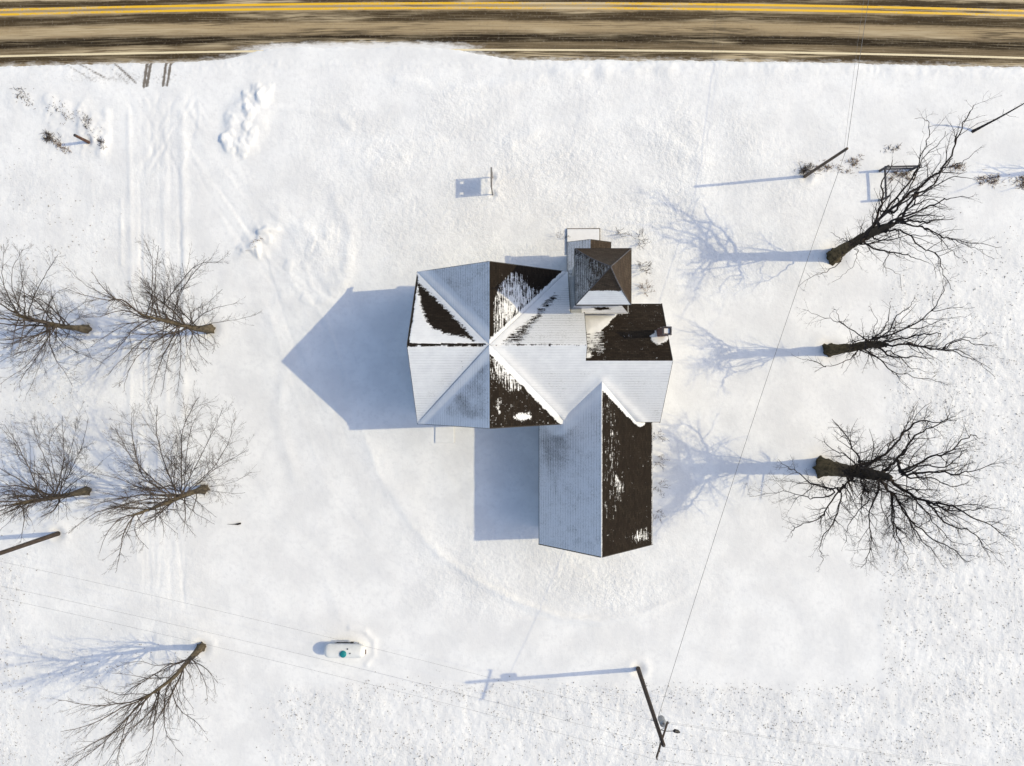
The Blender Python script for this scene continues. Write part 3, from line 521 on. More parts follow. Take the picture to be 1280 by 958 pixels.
# ------------------------------------------------------------------ camera, light, world
cam_d = bpy.data.cameras.new('camera'); cam = bpy.data.objects.new('camera', cam_d); col.objects.link(cam)
cam_d.sensor_width = 36; cam_d.lens = 36*900/1280; cam_d.clip_start = .5; cam_d.clip_end = 6000
mw = Matrix(CAM_ROT).to_4x4(); mw.translation = (0, 0, 60); cam.matrix_world = mw
scene.camera = cam
SUN_EL = math.radians(40.7); SUN_AZ = math.atan2(.073, 1.0)         # azimuth from +X
sdir = Vector((math.cos(SUN_EL)*math.cos(SUN_AZ), math.cos(SUN_EL)*math.sin(SUN_AZ), math.sin(SUN_EL)))
sd = bpy.data.lights.new('sun', 'SUN'); sd.energy = 2.0; sd.angle = math.radians(.53); sd.color = (1, .87, .56)
so = bpy.data.objects.new('sun', sd); col.objects.link(so); so.location = (60, 5, 60)
so.rotation_euler = (-sdir).to_track_quat('-Z', 'Y').to_euler()
w = bpy.data.worlds.new('World'); scene.world = w; w.use_nodes = True
nt = w.node_tree; bg = nt.nodes['Background']
sky = nt.nodes.new('ShaderNodeTexSky'); sky.sky_type = 'NISHITA'; sky.sun_disc = False
sky.sun_elevation = SUN_EL; sky.sun_rotation = PI/2-SUN_AZ; sky.air_density = 1.0; sky.dust_density = 1.7; sky.ozone_density = 0.4
nt.links.new(sky.outputs[0], bg.inputs[0]); bg.inputs[1].default_value = .15
vs = scene.view_settings; vs.view_transform = 'Standard'; vs.look = 'None'; vs.gamma = 1; vs.use_curve_mapping = False
vs.exposure = 0.27
scene.cycles.max_bounces = 6; scene.cycles.diffuse_bounces = 3; scene.cycles.use_adaptive_sampling = True

# ------------------------------------------------------------------ ground
def road_y(x): return 27.1-.00794*x-.000334*x*x
def G(*pts): return [g(*p) for p in pts]
RIDGES = [  # polyline, width, height
    
    (G((455,545),(490,610),(545,690)), .9, .07), (G((640,182),(680,160),(730,152),(790,157),(840,182),(872,203)), .55, .10),
    (G((425,182),(480,180),(545,176)), .5, .07), (G((440,200),(468,210),(500,200)), .8, .10),
    (G((500,103),(560,113),(615,112),(680,98),(760,90),(860,86)), .5, .11), (G((700,94),(860,88),(1060,86),(1300,98)), .8, .12),
    (G((0,95),(60,92),(120,100)), .6, .06), (G((132,140),(134,165),(126,190)), .35, .14),
    (G((345,135),(390,139),(425,145),(440,160)), .3, .07), (G((1105,690),(1103,780),(1104,858)), .35, .022),
    (G((440,862),(700,858),(900,861),(1100,862)), .3, .035), (G((437,787),(456,790),(467,802),(467,820),(458,832)), .22, .10),
    (G((150,250),(150,330)), .12, .05), (G((228,140),(230,330),(226,520)), .35, .08), (G((160,140),(163,330),(160,520),(168,700)), .2, .05),
    (G((205,160),(206,330),(205,520)), .25, .04), (G((420,250),(440,290),(430,350)), .5, .07), (G((350,270),(395,300),(420,350)), .8, .09),
    (G((340,400),(360,450),(345,520),(372,610)), .5, .05), (G((320,590),(345,650),(400,700),(425,780)), .3, .014),
    (G((560,540),(640,560)), .6, .03), (G((860,160),(880,210),(870,260)), .6, .05), (G((690,245),(740,250),(800,240)), 1.0, .06)]
RUTS = [(G((176,115),(178,200),(182,330),(182,520),(190,700)), .11, .035), (G((187,115),(190,330),(192,520)), .1, .03), (G((197,110),(200,330),(198,520),(205,700)), .11, .035),
    (G((213,115),(212,330),(210,520),(212,700)), .1, .03), (G((206,110),(180,150),(160,210)), .1, .03), (G((178,110),(200,160),(212,210)), .1, .03), (G((150,110),(172,150),(178,210)), .1, .03), (G((240,110),(212,150),(198,210)), .1, .03), (G((260,110),(225,150),(210,200)), .1, .025),
    (G((550,740),(470,690),(420,620)), .12, .015), (G((600,800),(480,760),(400,690)), .12, .012)]
BASES = [(TREES[k]['trunk'][0][0], TREES[k]['trunk'][0][1], r) for k, r in (('R1', .55), ('R2', .48), ('R3', .72), ('L1', .42), ('L2', .42), ('L3', .4), ('L4', .4), ('L5', .38))]+[(POLE_S[0][0], POLE_S[0][1], .3), (POLE_NE[0][0], POLE_NE[0][1], .25), (POLE_W[0][0], POLE_W[0][1], .3), (POST[0][0], POST[0][1], .2), (SIGN[0][0], SIGN[0][1], .16), (SIGN[1][0], SIGN[1][1], .16)]
_tr = random.Random(77)
for _k in range(16):          # overlapping wheel tracks of the churned drive
    _x0 = _tr.uniform(135, 262); _x1 = _tr.uniform(158, 232); _b = _tr.uniform(-18, 18)
    _p = [(_x0, 98), ((_x0+_x1)/2+_b, 150), (_x1, 215), (_x1+_tr.uniform(-5, 5), 330), (_x1+_tr.uniform(-8, 8), 480), (_x1+_tr.uniform(-10, 14), 640), (_x1+_tr.uniform(-10, 14), 835)][:_tr.choice((3, 4, 6, 7, 7))]
    RUTS.append((G(*_p), _tr.uniform(.09, .2), _tr.choice((-1, 1, 1))*_tr.uniform(.025, .055)))
for _k in range(13):          # and of the turn towards the house
    _x0 = _tr.uniform(215, 260); _e = _tr.uniform(0, 90)
    _p = [(_x0, 120+_k*7), (_x0+35+_e*.3, 190+_k*9), (_x0+75+_e, 270+_k*11), (_x0+105+_e, 360+_k*12), (_x0+150+_e, 460+_k*14)]
    RUTS.append((G(*_p), _tr.uniform(.1, .22), _tr.choice((-1, 1))*_tr.uniform(.018, .042)))
def ground_height(X, Y, full=True):
    v = Y-road_y(X)
    near = np.exp(-(np.maximum(np.hypot(X/48, Y/40)-1, 0)*4)**2)
    h = .06*fbm(X/9, Y/9, 3)+(.016+.016*np.clip(fbm(X/11+3, Y/8, 2)+.5, 0, 1.2))*fbm(X/2.2, Y/1.9, 3)
    wob = fbm(X*.6, Y*.6, 2)
    for pts, wd, ht in RIDGES:
        d = dist_polyline(X, Y, pts)
        h = h+ht*np.exp(-(d/(wd*(1+.25*wob)))**2)*(1+.9*np.clip(wob, -.6, .6))*(.78)
    arc = G((455,548),(478,600),(510,652),(550,695),(600,729),(650,754),(700,771),(750,777),(800,767),(850,746),(888,714))
    d = dist_polyline(X, Y, arc); ins = np.hypot((X-g(690,0)[0])/1.12, Y-g(0,590)[1]) < 12.3
    wl = .22+.78*sstep(g(490, 0)[0], g(600, 0)[0], X)
    wl = wl*.8*(1-.85*sstep(g(800, 0)[0], g(890, 0)[0], X))
    h = h+wl*(.115*np.exp(-(d/.30)**2)*(1+.25*wob)+.055*np.where(ins, 0, np.exp(-(d/1.3)**2)))
    for pts, wd, dp in RUTS:
        h = h-.55*dp*np.exp(-(dist_polyline(X+.12*wob, Y, pts)/wd)**2)*np.clip(.75+1.4*perlin(X*.45+31, Y*.22), 0, 1.4)*sstep(24.6, 22.5, Y)
    # ploughed heaps beside the drive
    for (px, py, rx, ry, ht, tilt) in ((95,175,2.8,1.1,.16,-.5), (112,150,1.0,2.3,.16,.4), (1010,222,1.0,.8,.1,0), (45,130,3.2,.9,.10,-.2)):
        cx, cy = g(px, py); c, s = math.cos(tilt), math.sin(tilt)
        a = ((X-cx)*c+(Y-cy)*s)/rx; b = (-(X-cx)*s+(Y-cy)*c)/ry
        k = sstep(1.35, .35, np.hypot(a, b)+.45*wob)*.62
        h = h+ht*k*(1+1.0*perlin(X*1.1+5, Y*.9)+.55*np.abs(perlin(X*2.7, Y*2.2+9))*2-.3)
    for pts, n_, seed in ((G((283,186),(280,168),(288,146),(300,122),(318,110),(338,116),(334,140),(326,160),(318,184),(306,192)), 30, 4), (G((302,318),(314,298),(332,284),(346,288),(334,304),(322,318)), 12, 5), (G((390,270),(420,290),(440,330),(420,400),(380,420),(350,370),(360,300)), 22, 6), (G((60,120),(90,128),(128,160),(130,185),(112,180),(85,150),(55,138)), 18, 8)):
        rr = random.Random(seed); sd_ = sdf(X, Y, pts)+.5*wob
        sc = 1.0 if seed < 6 else .42
        h = h+sc*.16*sstep(-.9, .7, sd_)
        xs = [p[0] for p in pts]; ys_ = [p[1] for p in pts]; k = 0
        while k < n_:
            cx, cy = rr.uniform(min(xs), max(xs)), rr.uniform(min(ys_), max(ys_))
            if not bool(inside(np.array([cx]), np.array([cy]), pts)[0]): continue
            k += 1; a = rr.uniform(0, PI); c_, s_ = math.cos(a), math.sin(a); rx, ry = rr.uniform(.35, 1.0), rr.uniform(.2, .5)
            u_ = np.abs((X-cx)*c_+(Y-cy)*s_)/rx; w_ = np.abs(-(X-cx)*s_+(Y-cy)*c_)/ry
            e = (u_**2.6+w_**2.6)**(1/2.6)+.45*wob+.45*perlin(X*2.4+k, Y*2.4)+.25*perlin(X*4.7, Y*4.7+k)
            h = h+sc*rr.uniform(.03, .115)*sstep(1.15, .75, e)*(1+.6*((X-cx)*c_/rx).clip(-1, 1)*rr.uniform(-1, 1))
    # rough wind crust west of the house
    k = np.exp(-(((X+18)/5)**2+((Y-7)/6)**2)); h = h+k*.05*fbm(X*.9+Y*.3, Y*.55, 3)
    for bx_, by_, r_ in BASES:
        d_ = np.hypot(X-bx_, Y-by_); h = h-.16*np.exp(-(d_/(r_*1.5))**2)+.05*np.exp(-((d_-r_*2.6)/(r_*1.0))**2)
    # scoured ground round the house, drifts against it
    h = h-.03*np.exp(-(((X-2)/9)**2+((Y+2)/12)**2))
    # broken clods of the field
    fa = field(X, Y)
    h = h+fa*(.040*fbm(X*1.3, Y*1.0, 3)+.045*np.abs(perlin(X*3.1, Y*3.1))+.03*np.abs(perlin(X*1.7+8, Y*1.9)))
    h = h+grain_of(X, Y)*(.024*perlin(X*2.1, Y*2.4)+.017*perlin(X*3.6+4, Y*3.3))
    h = h*near+.12
    edge = -.78+.12*perlin(X*.35, 0*X+3)+.10*perlin(X*1.6, Y*2)+.07*perlin(X*4.3, Y*3)
    xa = (X+13.5)/10.5
    edge = edge+1.15*np.exp(-np.abs(xa)**5)*(1+.35*perlin(X*.35, 0*X))
    inroad = sstep(edge-.30, edge+.25, v)*sstep(9.0, 8.3, v)
    vb = np.exp(-((v+1.25)/.5)**2)*(v < 3); h = h+vb*(.09*np.abs(perlin(X*1.9, Y*2.3))+.05*np.abs(perlin(X*4.1, Y*3.9)))*(.4+.8*(perlin(X*.25, 0*X+7)+.4).clip(0, 1))
    return h*(1-inroad)+(-.12)*inroad
def grain_of(X, Y):
    q = np.exp(-(((X-3)/22)**4+((Y-16)/9)**4))+np.exp(-(((X-3)/12)**4+((Y+16)/4)**4))*.9+field(X, Y)*.8+.25*sstep(-22, -30, X)
    return np.clip(q*(.7+.8*fbm(X*.2, Y*.2, 2)), 0.06, 1)
def field(X, Y):
    n = .9*fbm(X*.35, Y*.35, 2)
    px = 651.4+15*X+15*n; py = 471.1-15*Y+15*n
    r = sstep(1095, 1125, px)*sstep(225, 420, py)
    b = sstep(852, 872, py)*sstep(300, 380, px)
    r = np.maximum(r, b); l = sstep(48, 5, px)*sstep(640, 740, py); r = np.maximum(r, l*.9)
    r = np.maximum(r, .5*sstep(150, 60, px)*sstep(330, 440, py)*sstep(560, 500, py))
    r = np.maximum(r, .35*sstep(290, 210, px)*sstep(760, 860, py))
    r = np.maximum(r, .3*sstep(160, 100, px)*sstep(150, 250, py)*sstep(420, 330, py))
    far = sstep(34, 40, Y)
    return np.maximum(r, far*.8)
def build_ground():
    def axis(lo, hi, step):
        a = list(np.arange(lo, hi+1e-6, step)); s = step
        up = []; x = a[-1]
        while x < 2500: s *= 1.22; x += s; up.append(x)
        s = step; dn = []; x = a[0]
        while x > -2500: s *= 1.22; x -= s; dn.append(x)
        return np.array(dn[::-1]+a+up)
    ax = axis(-45.5, 45.5, .125); ay = axis(-35, 34.5, .125)
    X, Y = np.meshgrid(ax, ay)
    Z = ground_height(X, Y)
    n, m = len(ay), len(ax)
    V = np.stack([X, Y, Z], -1).reshape(-1, 3)
    idx = np.arange(n*m).reshape(n, m)
    F = np.stack([idx[:-1, :-1], idx[:-1, 1:], idx[1:, 1:], idx[1:, :-1]], -1).reshape(-1, 4)
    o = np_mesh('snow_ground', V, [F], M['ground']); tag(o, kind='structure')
    me = o.data
    v = Y-road_y(X)
    dirt = .30*sstep(-1.5, -.6, v)*(v < 3)*(1-np.exp(-np.abs((X+13.5)/11)**6)*.8)+.25*(v > 3)*sstep(9.6, 8.4, v)
    for a, b, k in (((184,76),(179,108),1.0), ((189,76),(183,107),1.0), ((208,76),(203.5,107),1.0), ((214,76),(208.5,107),.95), ((179,108),(176,142),.28), ((204,107),(200,140),.28), ((128,66),(169,103),.75), ((116,66),(160,104),.5), ((84,72),(134,99),.62), ((75,76),(118,102),.5)):
        dirt = np.maximum(dirt, k*np.exp(-(dist_polyline(X, Y, [g(*a), g(*b)])/.13)**2))
    cx, cy = g(150, 97); dirt = np.maximum(dirt, .36*np.exp(-(((X-cx)/9)**2+((Y-cy)/.8)**2)))
    cx, cy = g(534, 322); dirt = np.maximum(dirt, .12*np.exp(-(((X-cx)/.5)**2+((Y-cy)/.6)**2)))
    grain = grain_of(X, Y)
    for bx_, by_, r_ in BASES: dirt = np.maximum(dirt, .24*np.exp(-(np.hypot(X-bx_, Y-by_)/(r_*1.25))**2))
    fresh_lit = 0*X
    for pts, wd, ht in RIDGES[:8]: fresh_lit = np.maximum(fresh_lit, .8*np.exp(-(dist_polyline(X, Y, pts)/(wd*1.8))**2)*np.clip(.6+perlin(X*.4, Y*.4), 0, 1))  # drift ridges painted brighter, sunlit shading put into the snow colour
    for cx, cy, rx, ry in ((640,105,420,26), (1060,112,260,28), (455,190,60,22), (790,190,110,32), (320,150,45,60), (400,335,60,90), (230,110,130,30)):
        a, b = g(cx, cy); fresh_lit = np.maximum(fresh_lit, .75*np.exp(-(((X-a)*15/rx)**2+((Y-b)*15/ry)**2)**1.5)*np.clip(.55+.9*fbm(X*.3, Y*.5, 3), 0, 1))  # patches of fresh white snow
    for nm, A in (('fresh_lit', fresh_lit), ('dirt', dirt), ('field', field(X, Y)), ('grain', grain)):
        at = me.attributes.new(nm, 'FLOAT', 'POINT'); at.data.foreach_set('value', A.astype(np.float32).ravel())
    return o
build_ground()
def gz(x, y): return float(ground_height(np.array([[x]]), np.array([[y]]))[0, 0])

def strip(name, v0, v1, z, mat, parent, x0=-700, x1=700):
    xs = sorted(set(list(np.linspace(-60, 60, 241))+[x0, -300, -120, 120, 300, x1]))
    V = []; UV = []
    nv = 2 if name != 'road' else 56
    for x in xs:
        xc = max(-75, min(75, x)); sl = (-.00794-.000668*xc)
        y0 = road_y(xc)+sl*(x-xc)
        for k in range(nv):
            vv = v0+(v1-v0)*k/(nv-1); V.append((x, y0+vv, z)); UV.append((x, vv))
    F = [(i*nv+k, (i+1)*nv+k, (i+1)*nv+k+1, i*nv+k+1) for i in range(len(xs)-1) for k in range(nv-1)]
    o = link_mesh(name, V, F, mat, parent)
    ul = o.data.uv_layers.new(name='metres')
    for lp in o.data.loops: ul.data[lp.index].uv = UV[lp.vertex_index]
    return o
road = tag(strip('road', -1.6, 9.3, .035, M['road'], None), kind='structure')
_co = np.empty(len(road.data.vertices)*3); road.data.vertices.foreach_get('co', _co); _co = _co.reshape(-1, 3)
_v = _co[:, 1]-road_y(_co[:, 0]); _xa = (_co[:, 0]+13.5)/10.5
_ap = np.exp(-np.abs(_xa)**4)
_du = sstep(.15, -1.0, _v)*.55*(1-_ap)+sstep(1.25, .10, _v)*1.05*_ap+.30*sstep(6.5, 8.6, _v)
_at = road.data.attributes.new('dust', 'FLOAT', 'POINT'); _at.data.foreach_set('value', _du.astype(np.float32))
strip('edge_line', -.075, .085, .040, M['white'], road)
strip('edge_line', 7.30, 7.46, .040, M['white'], road)
strip('centre_line', 3.38, 3.57, .040, M['yellow'], road)
strip('centre_line', 3.77, 3.96, .040, M['yellow'], road)

# ------------------------------------------------------------------ house
house = thing('house', 'large cross-gabled house with snow-streaked brown shingle roofs and a square corner tower', 'house', (0, 0, 0))
class Roof:
    def __init__(s): s.V = []; s.F = []; s.UV = []; s.A = {'snow': [], 'streak': [], 'thin': []}; s.n = 0
    def patch(s, P00, P10, P11, P01, nu, nv, udir, ridge, mask, thick=.05, shape=None):
        a = np.linspace(0, 1, nu+1)[None, :, None]; b = np.linspace(0, 1, nv+1)[:, None, None]
        P = [np.array(p, float) for p in (P00, P10, P11, P01)]
        G_ = (P[0]*(1-a)+P[1]*a)*(1-b)+(P[3]*(1-a)+P[2]*a)*b
        if shape is not None: G_ = shape(G_, a[..., 0]+0*b[..., 0], b[..., 0]+0*a[..., 0])
        X, Y, Z = G_[..., 0], G_[..., 1], G_[..., 2]
        r = np.array(ridge, float); u = X*udir[0]+Y*udir[1]
        dv = np.abs(-(X-r[0])*udir[1]+(Y-r[1])*udir[0]); v = np.hypot(dv, np.abs(r[2]-Z))
        sn, st, th, dr = mask(X, Y, v)
        one = np.ones_like(X)
        sn, st, th, dr = sn*one, st*one, th*one, dr*one
        Zd = Z+thick*sstep(-.15, .35, sn)+dr+.004
        V = np.stack([X, Y, Zd], -1).reshape(-1, 3)
        k = (nu+1)*(nv+1); idx = np.arange(k).reshape(nv+1, nu+1)+s.n
        F = np.stack([idx[:-1, :-1], idx[:-1, 1:], idx[1:, 1:], idx[1:, :-1]], -1).reshape(-1, 4)
        s.V.append(V); s.F.append(F); s.n += k
        s.UV.append(np.stack([u, v], -1).reshape(-1, 2))
        for nm, A in (('snow', sn), ('streak', st), ('thin', th)): s.A[nm].append(A.ravel())
    def build(s, name, mat, parent, label=None):
        F = np.concatenate(s.F); V = np.concatenate(s.V)
        o = np_mesh(name, V, [F], mat, parent)
        for nm, A in s.A.items():
            at = o.data.attributes.new(nm, 'FLOAT', 'POINT'); at.data.foreach_set('value', np.concatenate(A).astype(np.float32))
        uv = np.concatenate(s.UV)[F.ravel()]
        ul = o.data.uv_layers.new(name='metres'); ul.data.foreach_set('uv', uv.astype(np.float32).ravel())
        if label: o['label'] = label
        return o
C = np.array((-2.165, 2.176, 10.63)); L = 5.657; HM = 5.716; HE = 5.652
ptW, ptN, ptS = (C[0]-L, C[1], C[2]), (C[0], C[1]+HM, C[2]), (C[0], C[1]-HM, C[2])
NWc, SWc, NEc, SEc = (C[0]-L, C[1]+HM, HE), (C[0]-L, C[1]-HM, HE), (C[0]+L, C[1]+HM, HE), (C[0]+L, C[1]-HM, HE)
EX = 4.5; SL = (C[2]-HE)/HM
ptE = (EX, C[1], C[2])
WX, WRY, WRZ, WNY, WNZ, WSY = 10.544, 1.11, 9.70, 5.443, 5.82, -3.40
def zS(y): return C[2]-SL*(C[1]-y)
SXM, SRZ, SEZ, SY, SHW = 5.76, 8.4, 4.4, -12.95, 4.36
SSL = (SRZ-SEZ)/SHW
yv = C[1]-(C[2]-SRZ)/SL                      # south ridge meets the main slope
hw = (SRZ-HE)/SSL
VAL = dict(NW=[tuple(C[:2]), NWc[:2]], SW=[tuple(C[:2]), SWc[:2]], NE=[tuple(C[:2]), NEc[:2]], SE=[tuple(C[:2]), SEc[:2]],
           SWW=[(SXM, yv), (SXM-hw, C[1]-HM)], SWE=[(SXM, yv), (SXM+hw+.25, WSY)])
def vd(X, Y, *ks): return np.min([dist_polyline(X, Y, VAL[k]) for k in ks], 0)
def drift(d, w=.30, h=.16): return h*np.exp(-(d/w)**2)
def cl(a): return np.clip(a, -1, 1)
def mask_WN(X, Y, v):
    d = vd(X, Y, 'NW'); s = cl(-sdf(X, Y, MASK['WN_bare'])/.40-.12)
    s = np.where((v < .16), -.7, s); s = np.minimum(s, cl((X-ptW[0]-.12-.06*perlin(Y*3, X))/.1))
    s = np.maximum(s, cl((.16-d)/.12)); return s, .25, .12, drift(d)
def mask_WS(X, Y, v):
    d = vd(X, Y, 'SW'); s = .95+0*X; s = np.where(v < .14, -.15, s)
    s = np.minimum(s, np.where((d > .25) & (d < .8), .55, 1)); s = np.maximum(s, cl((.3-d)/.2))
    return s, .35, .36+.22*np.exp(-((d-.7)/.6)**2), drift(d, .25, .1)
def mask_SAW(X, Y, v):
    d = vd(X, Y, 'SW'); k = sstep(-.4, .5, sdf(X, Y, MASK['SA_W_thin']))
    s = .9-.2*k; s = np.maximum(s, cl((.7-d)/.3)); return s, .3, .52+.27*k*(1+.8*perlin(X*.9, Y*.9))-.45*sstep(.9, .4, d), drift(d, .45, .2)
def mask_SAE(X, Y, v):
    d = vd(X, Y, 'SE'); s = cl((.42+.10*perlin(X*2, Y*2)-d)/.15)
    t = sdf(X, Y, MASK['SA_E_streak']); s = np.maximum(s, cl(t/.6)*.25-.12)
    for q in ('SA_E_patch1', 'SA_E_patch2'): s = np.maximum(s, cl(sdf(X, Y, MASK[q])/.45-.12))
    s = np.minimum(s, np.where(d < .3, 1, 1)); return s, np.where(t > -.35, 1.0, .1)*1.0*(d > .5), .05, drift(d, .4, .18)
def mask_S(X, Y, v):
    d = vd(X, Y, 'SE'); e = vd(X, Y, 'SWW', 'SWE')
    low = sstep(1.9, 2.6, v)
    s = .95+0*X; s = np.where((v < .10) & (X < EX), .1, s)
    return s, .2, .30+.28*low*sstep(.5, 1.1, np.minimum(d, e)), drift(d, .4, .18)+drift(e, .35, .14)
def mask_EN(X, Y, v):
    d = vd(X, Y, 'NE'); k = sstep(-.5, .3, sdf(X, Y, MASK['EN_dark']))
    s = .85-1.0*k; s = np.where(v < .1, .0, s); s = np.minimum(s, .2+1.2*np.abs(v-.0)*3)
    s = np.maximum(s, cl((.55-d)/.25)); return s, .5+.5*k, .62*sstep(.45, .9, d), drift(d, .45, .2)
def mask_NAE(X, Y, v):
    d = vd(X, Y, 'NE'); t = sdf(X, Y, MASK['NA_E_white']); s = cl(t/.7)*.40-.14
    s = np.where(t < -.12, -.75, s); s = np.maximum(s, cl((.30-d)/.15)); return s, np.where(t > -.5, 1.0, .15), .3, drift(d, .35, .15)
def mask_NAW(X, Y, v):
    d = vd(X, Y, 'NW'); s = .95+0*X; return s, .2, .50*sstep(.5, 1.0, d)+.22, drift(d, .5, .2)
def mask_WNg(X, Y, v):
    s = -1+0*X; a = sdf(X, Y, MASK['WN_wedge']); s = np.maximum(s, cl(a/.18+.2))
    t = sdf(X, Y, MASK['WN_streak']); s = np.maximum(s, cl(t/.5)*.3-.1)
    s = np.maximum(s, cl(sdf(X, Y, MASK['WN_dot'])/.12+.2)); c = sdf(X, Y, MASK['WN_chim']); s = np.maximum(s, cl(c/.3+.02))
    return s, np.where(t > -.3, 1.0, .0)*(a < .0), .05, .12*sstep(0, .5, a)+.02*sstep(0, .3, c)
def mask_SW(X, Y, v):
    e = dist_polyline(X, Y, VAL['SWW']); s = .9+0*X
    s = np.minimum(s, cl((-SY-.06+Y)/.1+.5)); k = np.exp(-(((Y+5.3)/2.2)**2+((v-4.3)/1.6)**2))
    return s, .3, .50*sstep(.4, 1.1, e)+.16+.22*k, drift(e, .55, .18)
def mask_SE(X, Y, v):
    e = dist_polyline(X, Y, VAL['SWE']); s = cl((.42+.1*perlin(X*2, Y*2)-e)/.14)
    t = sdf(X, Y, MASK['SE_streak']); s = np.maximum(s, cl(t/.25)*.30-.47)
    t2 = np.maximum(sdf(X, Y, MASK['SE_spots']), sdf(X, Y, MASK['SE_spots2'])); s = np.maximum(s, cl(t2/.3)*.3-.18)
    s = np.maximum(s, cl((.06-v)/.04)*.8); ed = SHW*1.36-v
    s = np.maximum(s, .85*(ed < .09)-.9*(ed >= .09))
    return s, np.where(np.maximum(t, t2) > -.4, .75, .05), .0, drift(e, .35, .15)
R = Roof()
T = lambda A, B, D, m, u: R.patch(A, A, D, B, 56, 80, u, C, m)
T(C, ptW, NWc, mask_WN, (1, 0)); T(C, ptW, SWc, mask_WS, (1, 0))
T(C, ptS, SWc, mask_SAW, (0, 1)); T(C, ptS, SEc, mask_SAE, (0, 1))
T(C, ptN, NEc, mask_NAE, (0, 1)); T(C, ptN, NWc, mask_NAW, (0, 1))
exN = (C[0]+L, C[1], C[2])
T(C, exN, NEc, mask_EN, (1, 0))
yq = 4.55; zq = C[2]-SL*(yq-C[1])
R.patch(exN, ptE, (EX, yq, zq), (exN[0], yq, zq), 14, 30, (1, 0), C, mask_EN)
T(C, exN, SEc, mask_S, (1, 0))
R.patch(exN, ptE, (EX, WSY, zS(WSY)), (exN[0], WSY, zS(WSY)), 12, 80, (1, 0), C, mask_S)
R.patch((EX, WRY, zS(WRY)), (WX, WRY, zS(WRY)), (WX-.12, WSY, zS(WSY)), (EX, WSY, zS(WSY)), 60, 60, (1, 0), C, mask_S)
R.build('roof', M['roof'], house)
R = Roof()
R.patch((EX-.3, WRY, WRZ), (WX, WRY, WRZ), (WX, WNY, WNZ), (EX-.3, WNY, WNZ), 70, 60, (1, 0), (0, WRY, WRZ), mask_WNg)
R.build('roof', M['roof_mid'], house)
R = Roof()
R.patch((SXM, yv+.2, SRZ), (SXM, SY, SRZ), (SXM-SHW, SY, SEZ), (SXM-SHW, yv+.2, SEZ), 130, 60, (0, 1), (SXM, 0, SRZ), mask_SW)
R.patch((SXM, yv+.2, SRZ), (SXM, SY, SRZ), (SXM+SHW, SY, SEZ), (SXM+SHW, yv+.2, SEZ), 130, 60, (0, 1), (SXM, 0, SRZ), mask_SE)
R.build('roof', M['roof'], house)
# walls
mb = MB(); I = .35
def gable_wall_x(mb, x, x2, y0, y1, ze, yr, zr, sl):
    P = [(y0, -.3), (y1, -.3), (y1, ze), (yr, zr), (y0, ze)]
    mb.add([(x, a, b) for a, b in P]+[(x2, a, b) for a, b in P], [(0, 1, 2, 3, 4), (9, 8, 7, 6, 5)]+[(i, i+5, (i+1) % 5+5, (i+1) % 5) for i in range(5)])
def gable_wall_y(mb, y, y2, x0, x1, ze, xr, zr):
    P = [(x0, -.3), (x1, -.3), (x1, ze), (xr, zr), (x0, ze)]
    mb.add([(a, y, b) for a, b in P]+[(a, y2, b) for a, b in P], [(0, 1, 2, 3, 4), (9, 8, 7, 6, 5)]+[(i, i+5, (i+1) % 5+5, (i+1) % 5) for i in range(5)])
d = .22
gable_wall_x(mb, C[0]-L+I, EX-.15, C[1]-HM+I, C[1]+HM-I, HE+I*SL-d, C[1], C[2]-d, SL)
s2 = (C[2]-HE)/L
gable_wall_y(mb, C[1]-HM+I+.01, C[1]+HM-I-.01, C[0]-L+I+.01, C[0]+L-I-.01, HE+I*s2-d, C[0], C[2]-d)
mb.build('wall', M['siding'], house)
mb = MB(); gable_wall_x(mb, EX-.4, WX-I, WSY+I, WNY-I, WNZ+.1, WRY, WRZ-d, SL); mb.build('wall', M['siding'], house)
mb = MB(); gable_wall_y(mb, SY+I, -1.2, SXM-SHW+I, SXM+SHW-I, SEZ+I*SSL-d, SXM, SRZ-d); mb.build('wall', M['siding'], house)
# fascia boards under the roof edges
mb = MB()
def fascia(mb, pts, dz=-.10):
    for a, b in zip(pts[:-1], pts[1:]):
        a = Vector(a)+Vector((0, 0, dz)); b = Vector(b)+Vector((0, 0, dz)); mb.bar(a, b, .07, .19)
fascia(mb, [NWc, ptW, SWc, ptS, SEc]); fascia(mb, [NWc, ptN, NEc, (NEc[0], yq, zq)]); fascia(mb, [(EX, yq, zq), ptE, (EX, WRY+.3, zS(WRY+.3))])
fascia(mb, [(EX+2.2, WNY, WNZ), (WX, WNY, WNZ), (WX, WRY, WRZ), (WX-.12, WSY, zS(WSY)), (SXM+hw+.3, WSY, zS(WSY))])
fascia(mb, [(SXM-SHW, -3.2, SEZ), (SXM-SHW, SY, SEZ), (SXM, SY, SRZ), (SXM+SHW, SY, SEZ), (SXM+SHW, -3.0, SEZ)])
mb.build('fascia', M['fascia'], house)
# windows on every outer wall
def window(c, n, wd, ht):
    nx, ny = n; t = (-ny, nx); M3 = Matrix(((t[0], nx, 0), (t[1], ny, 0), (0, 0, 1)))
    def bx(u, z, su, sz, dep, off): return (c[0]+t[0]*u+nx*off, c[1]+t[1]*u+ny*off, c[2]+z), (su, dep, sz)
    fr = MB()
    for u, z, su, sz in ((-wd/2-.05, 0, .1, ht+.2), (wd/2+.05, 0, .1, ht+.2), (0, ht/2+.05, wd, .1), (0, -ht/2-.05, wd, .1), (0, 0, wd, .06)):
        cc, ss = bx(u, z, su, sz, .08, .035); fr.box(cc, ss, M=M3)
    f = fr.build('window', M['trim'], house)
    cc, ss = bx(0, 0, wd, ht, .03, .012); MB().box(cc, ss, M=M3).build('pane', M['glass'], f)
xw = C[0]-L+I; ys = C[1]-HM+I+.01; yn = C[1]+HM-I-.01
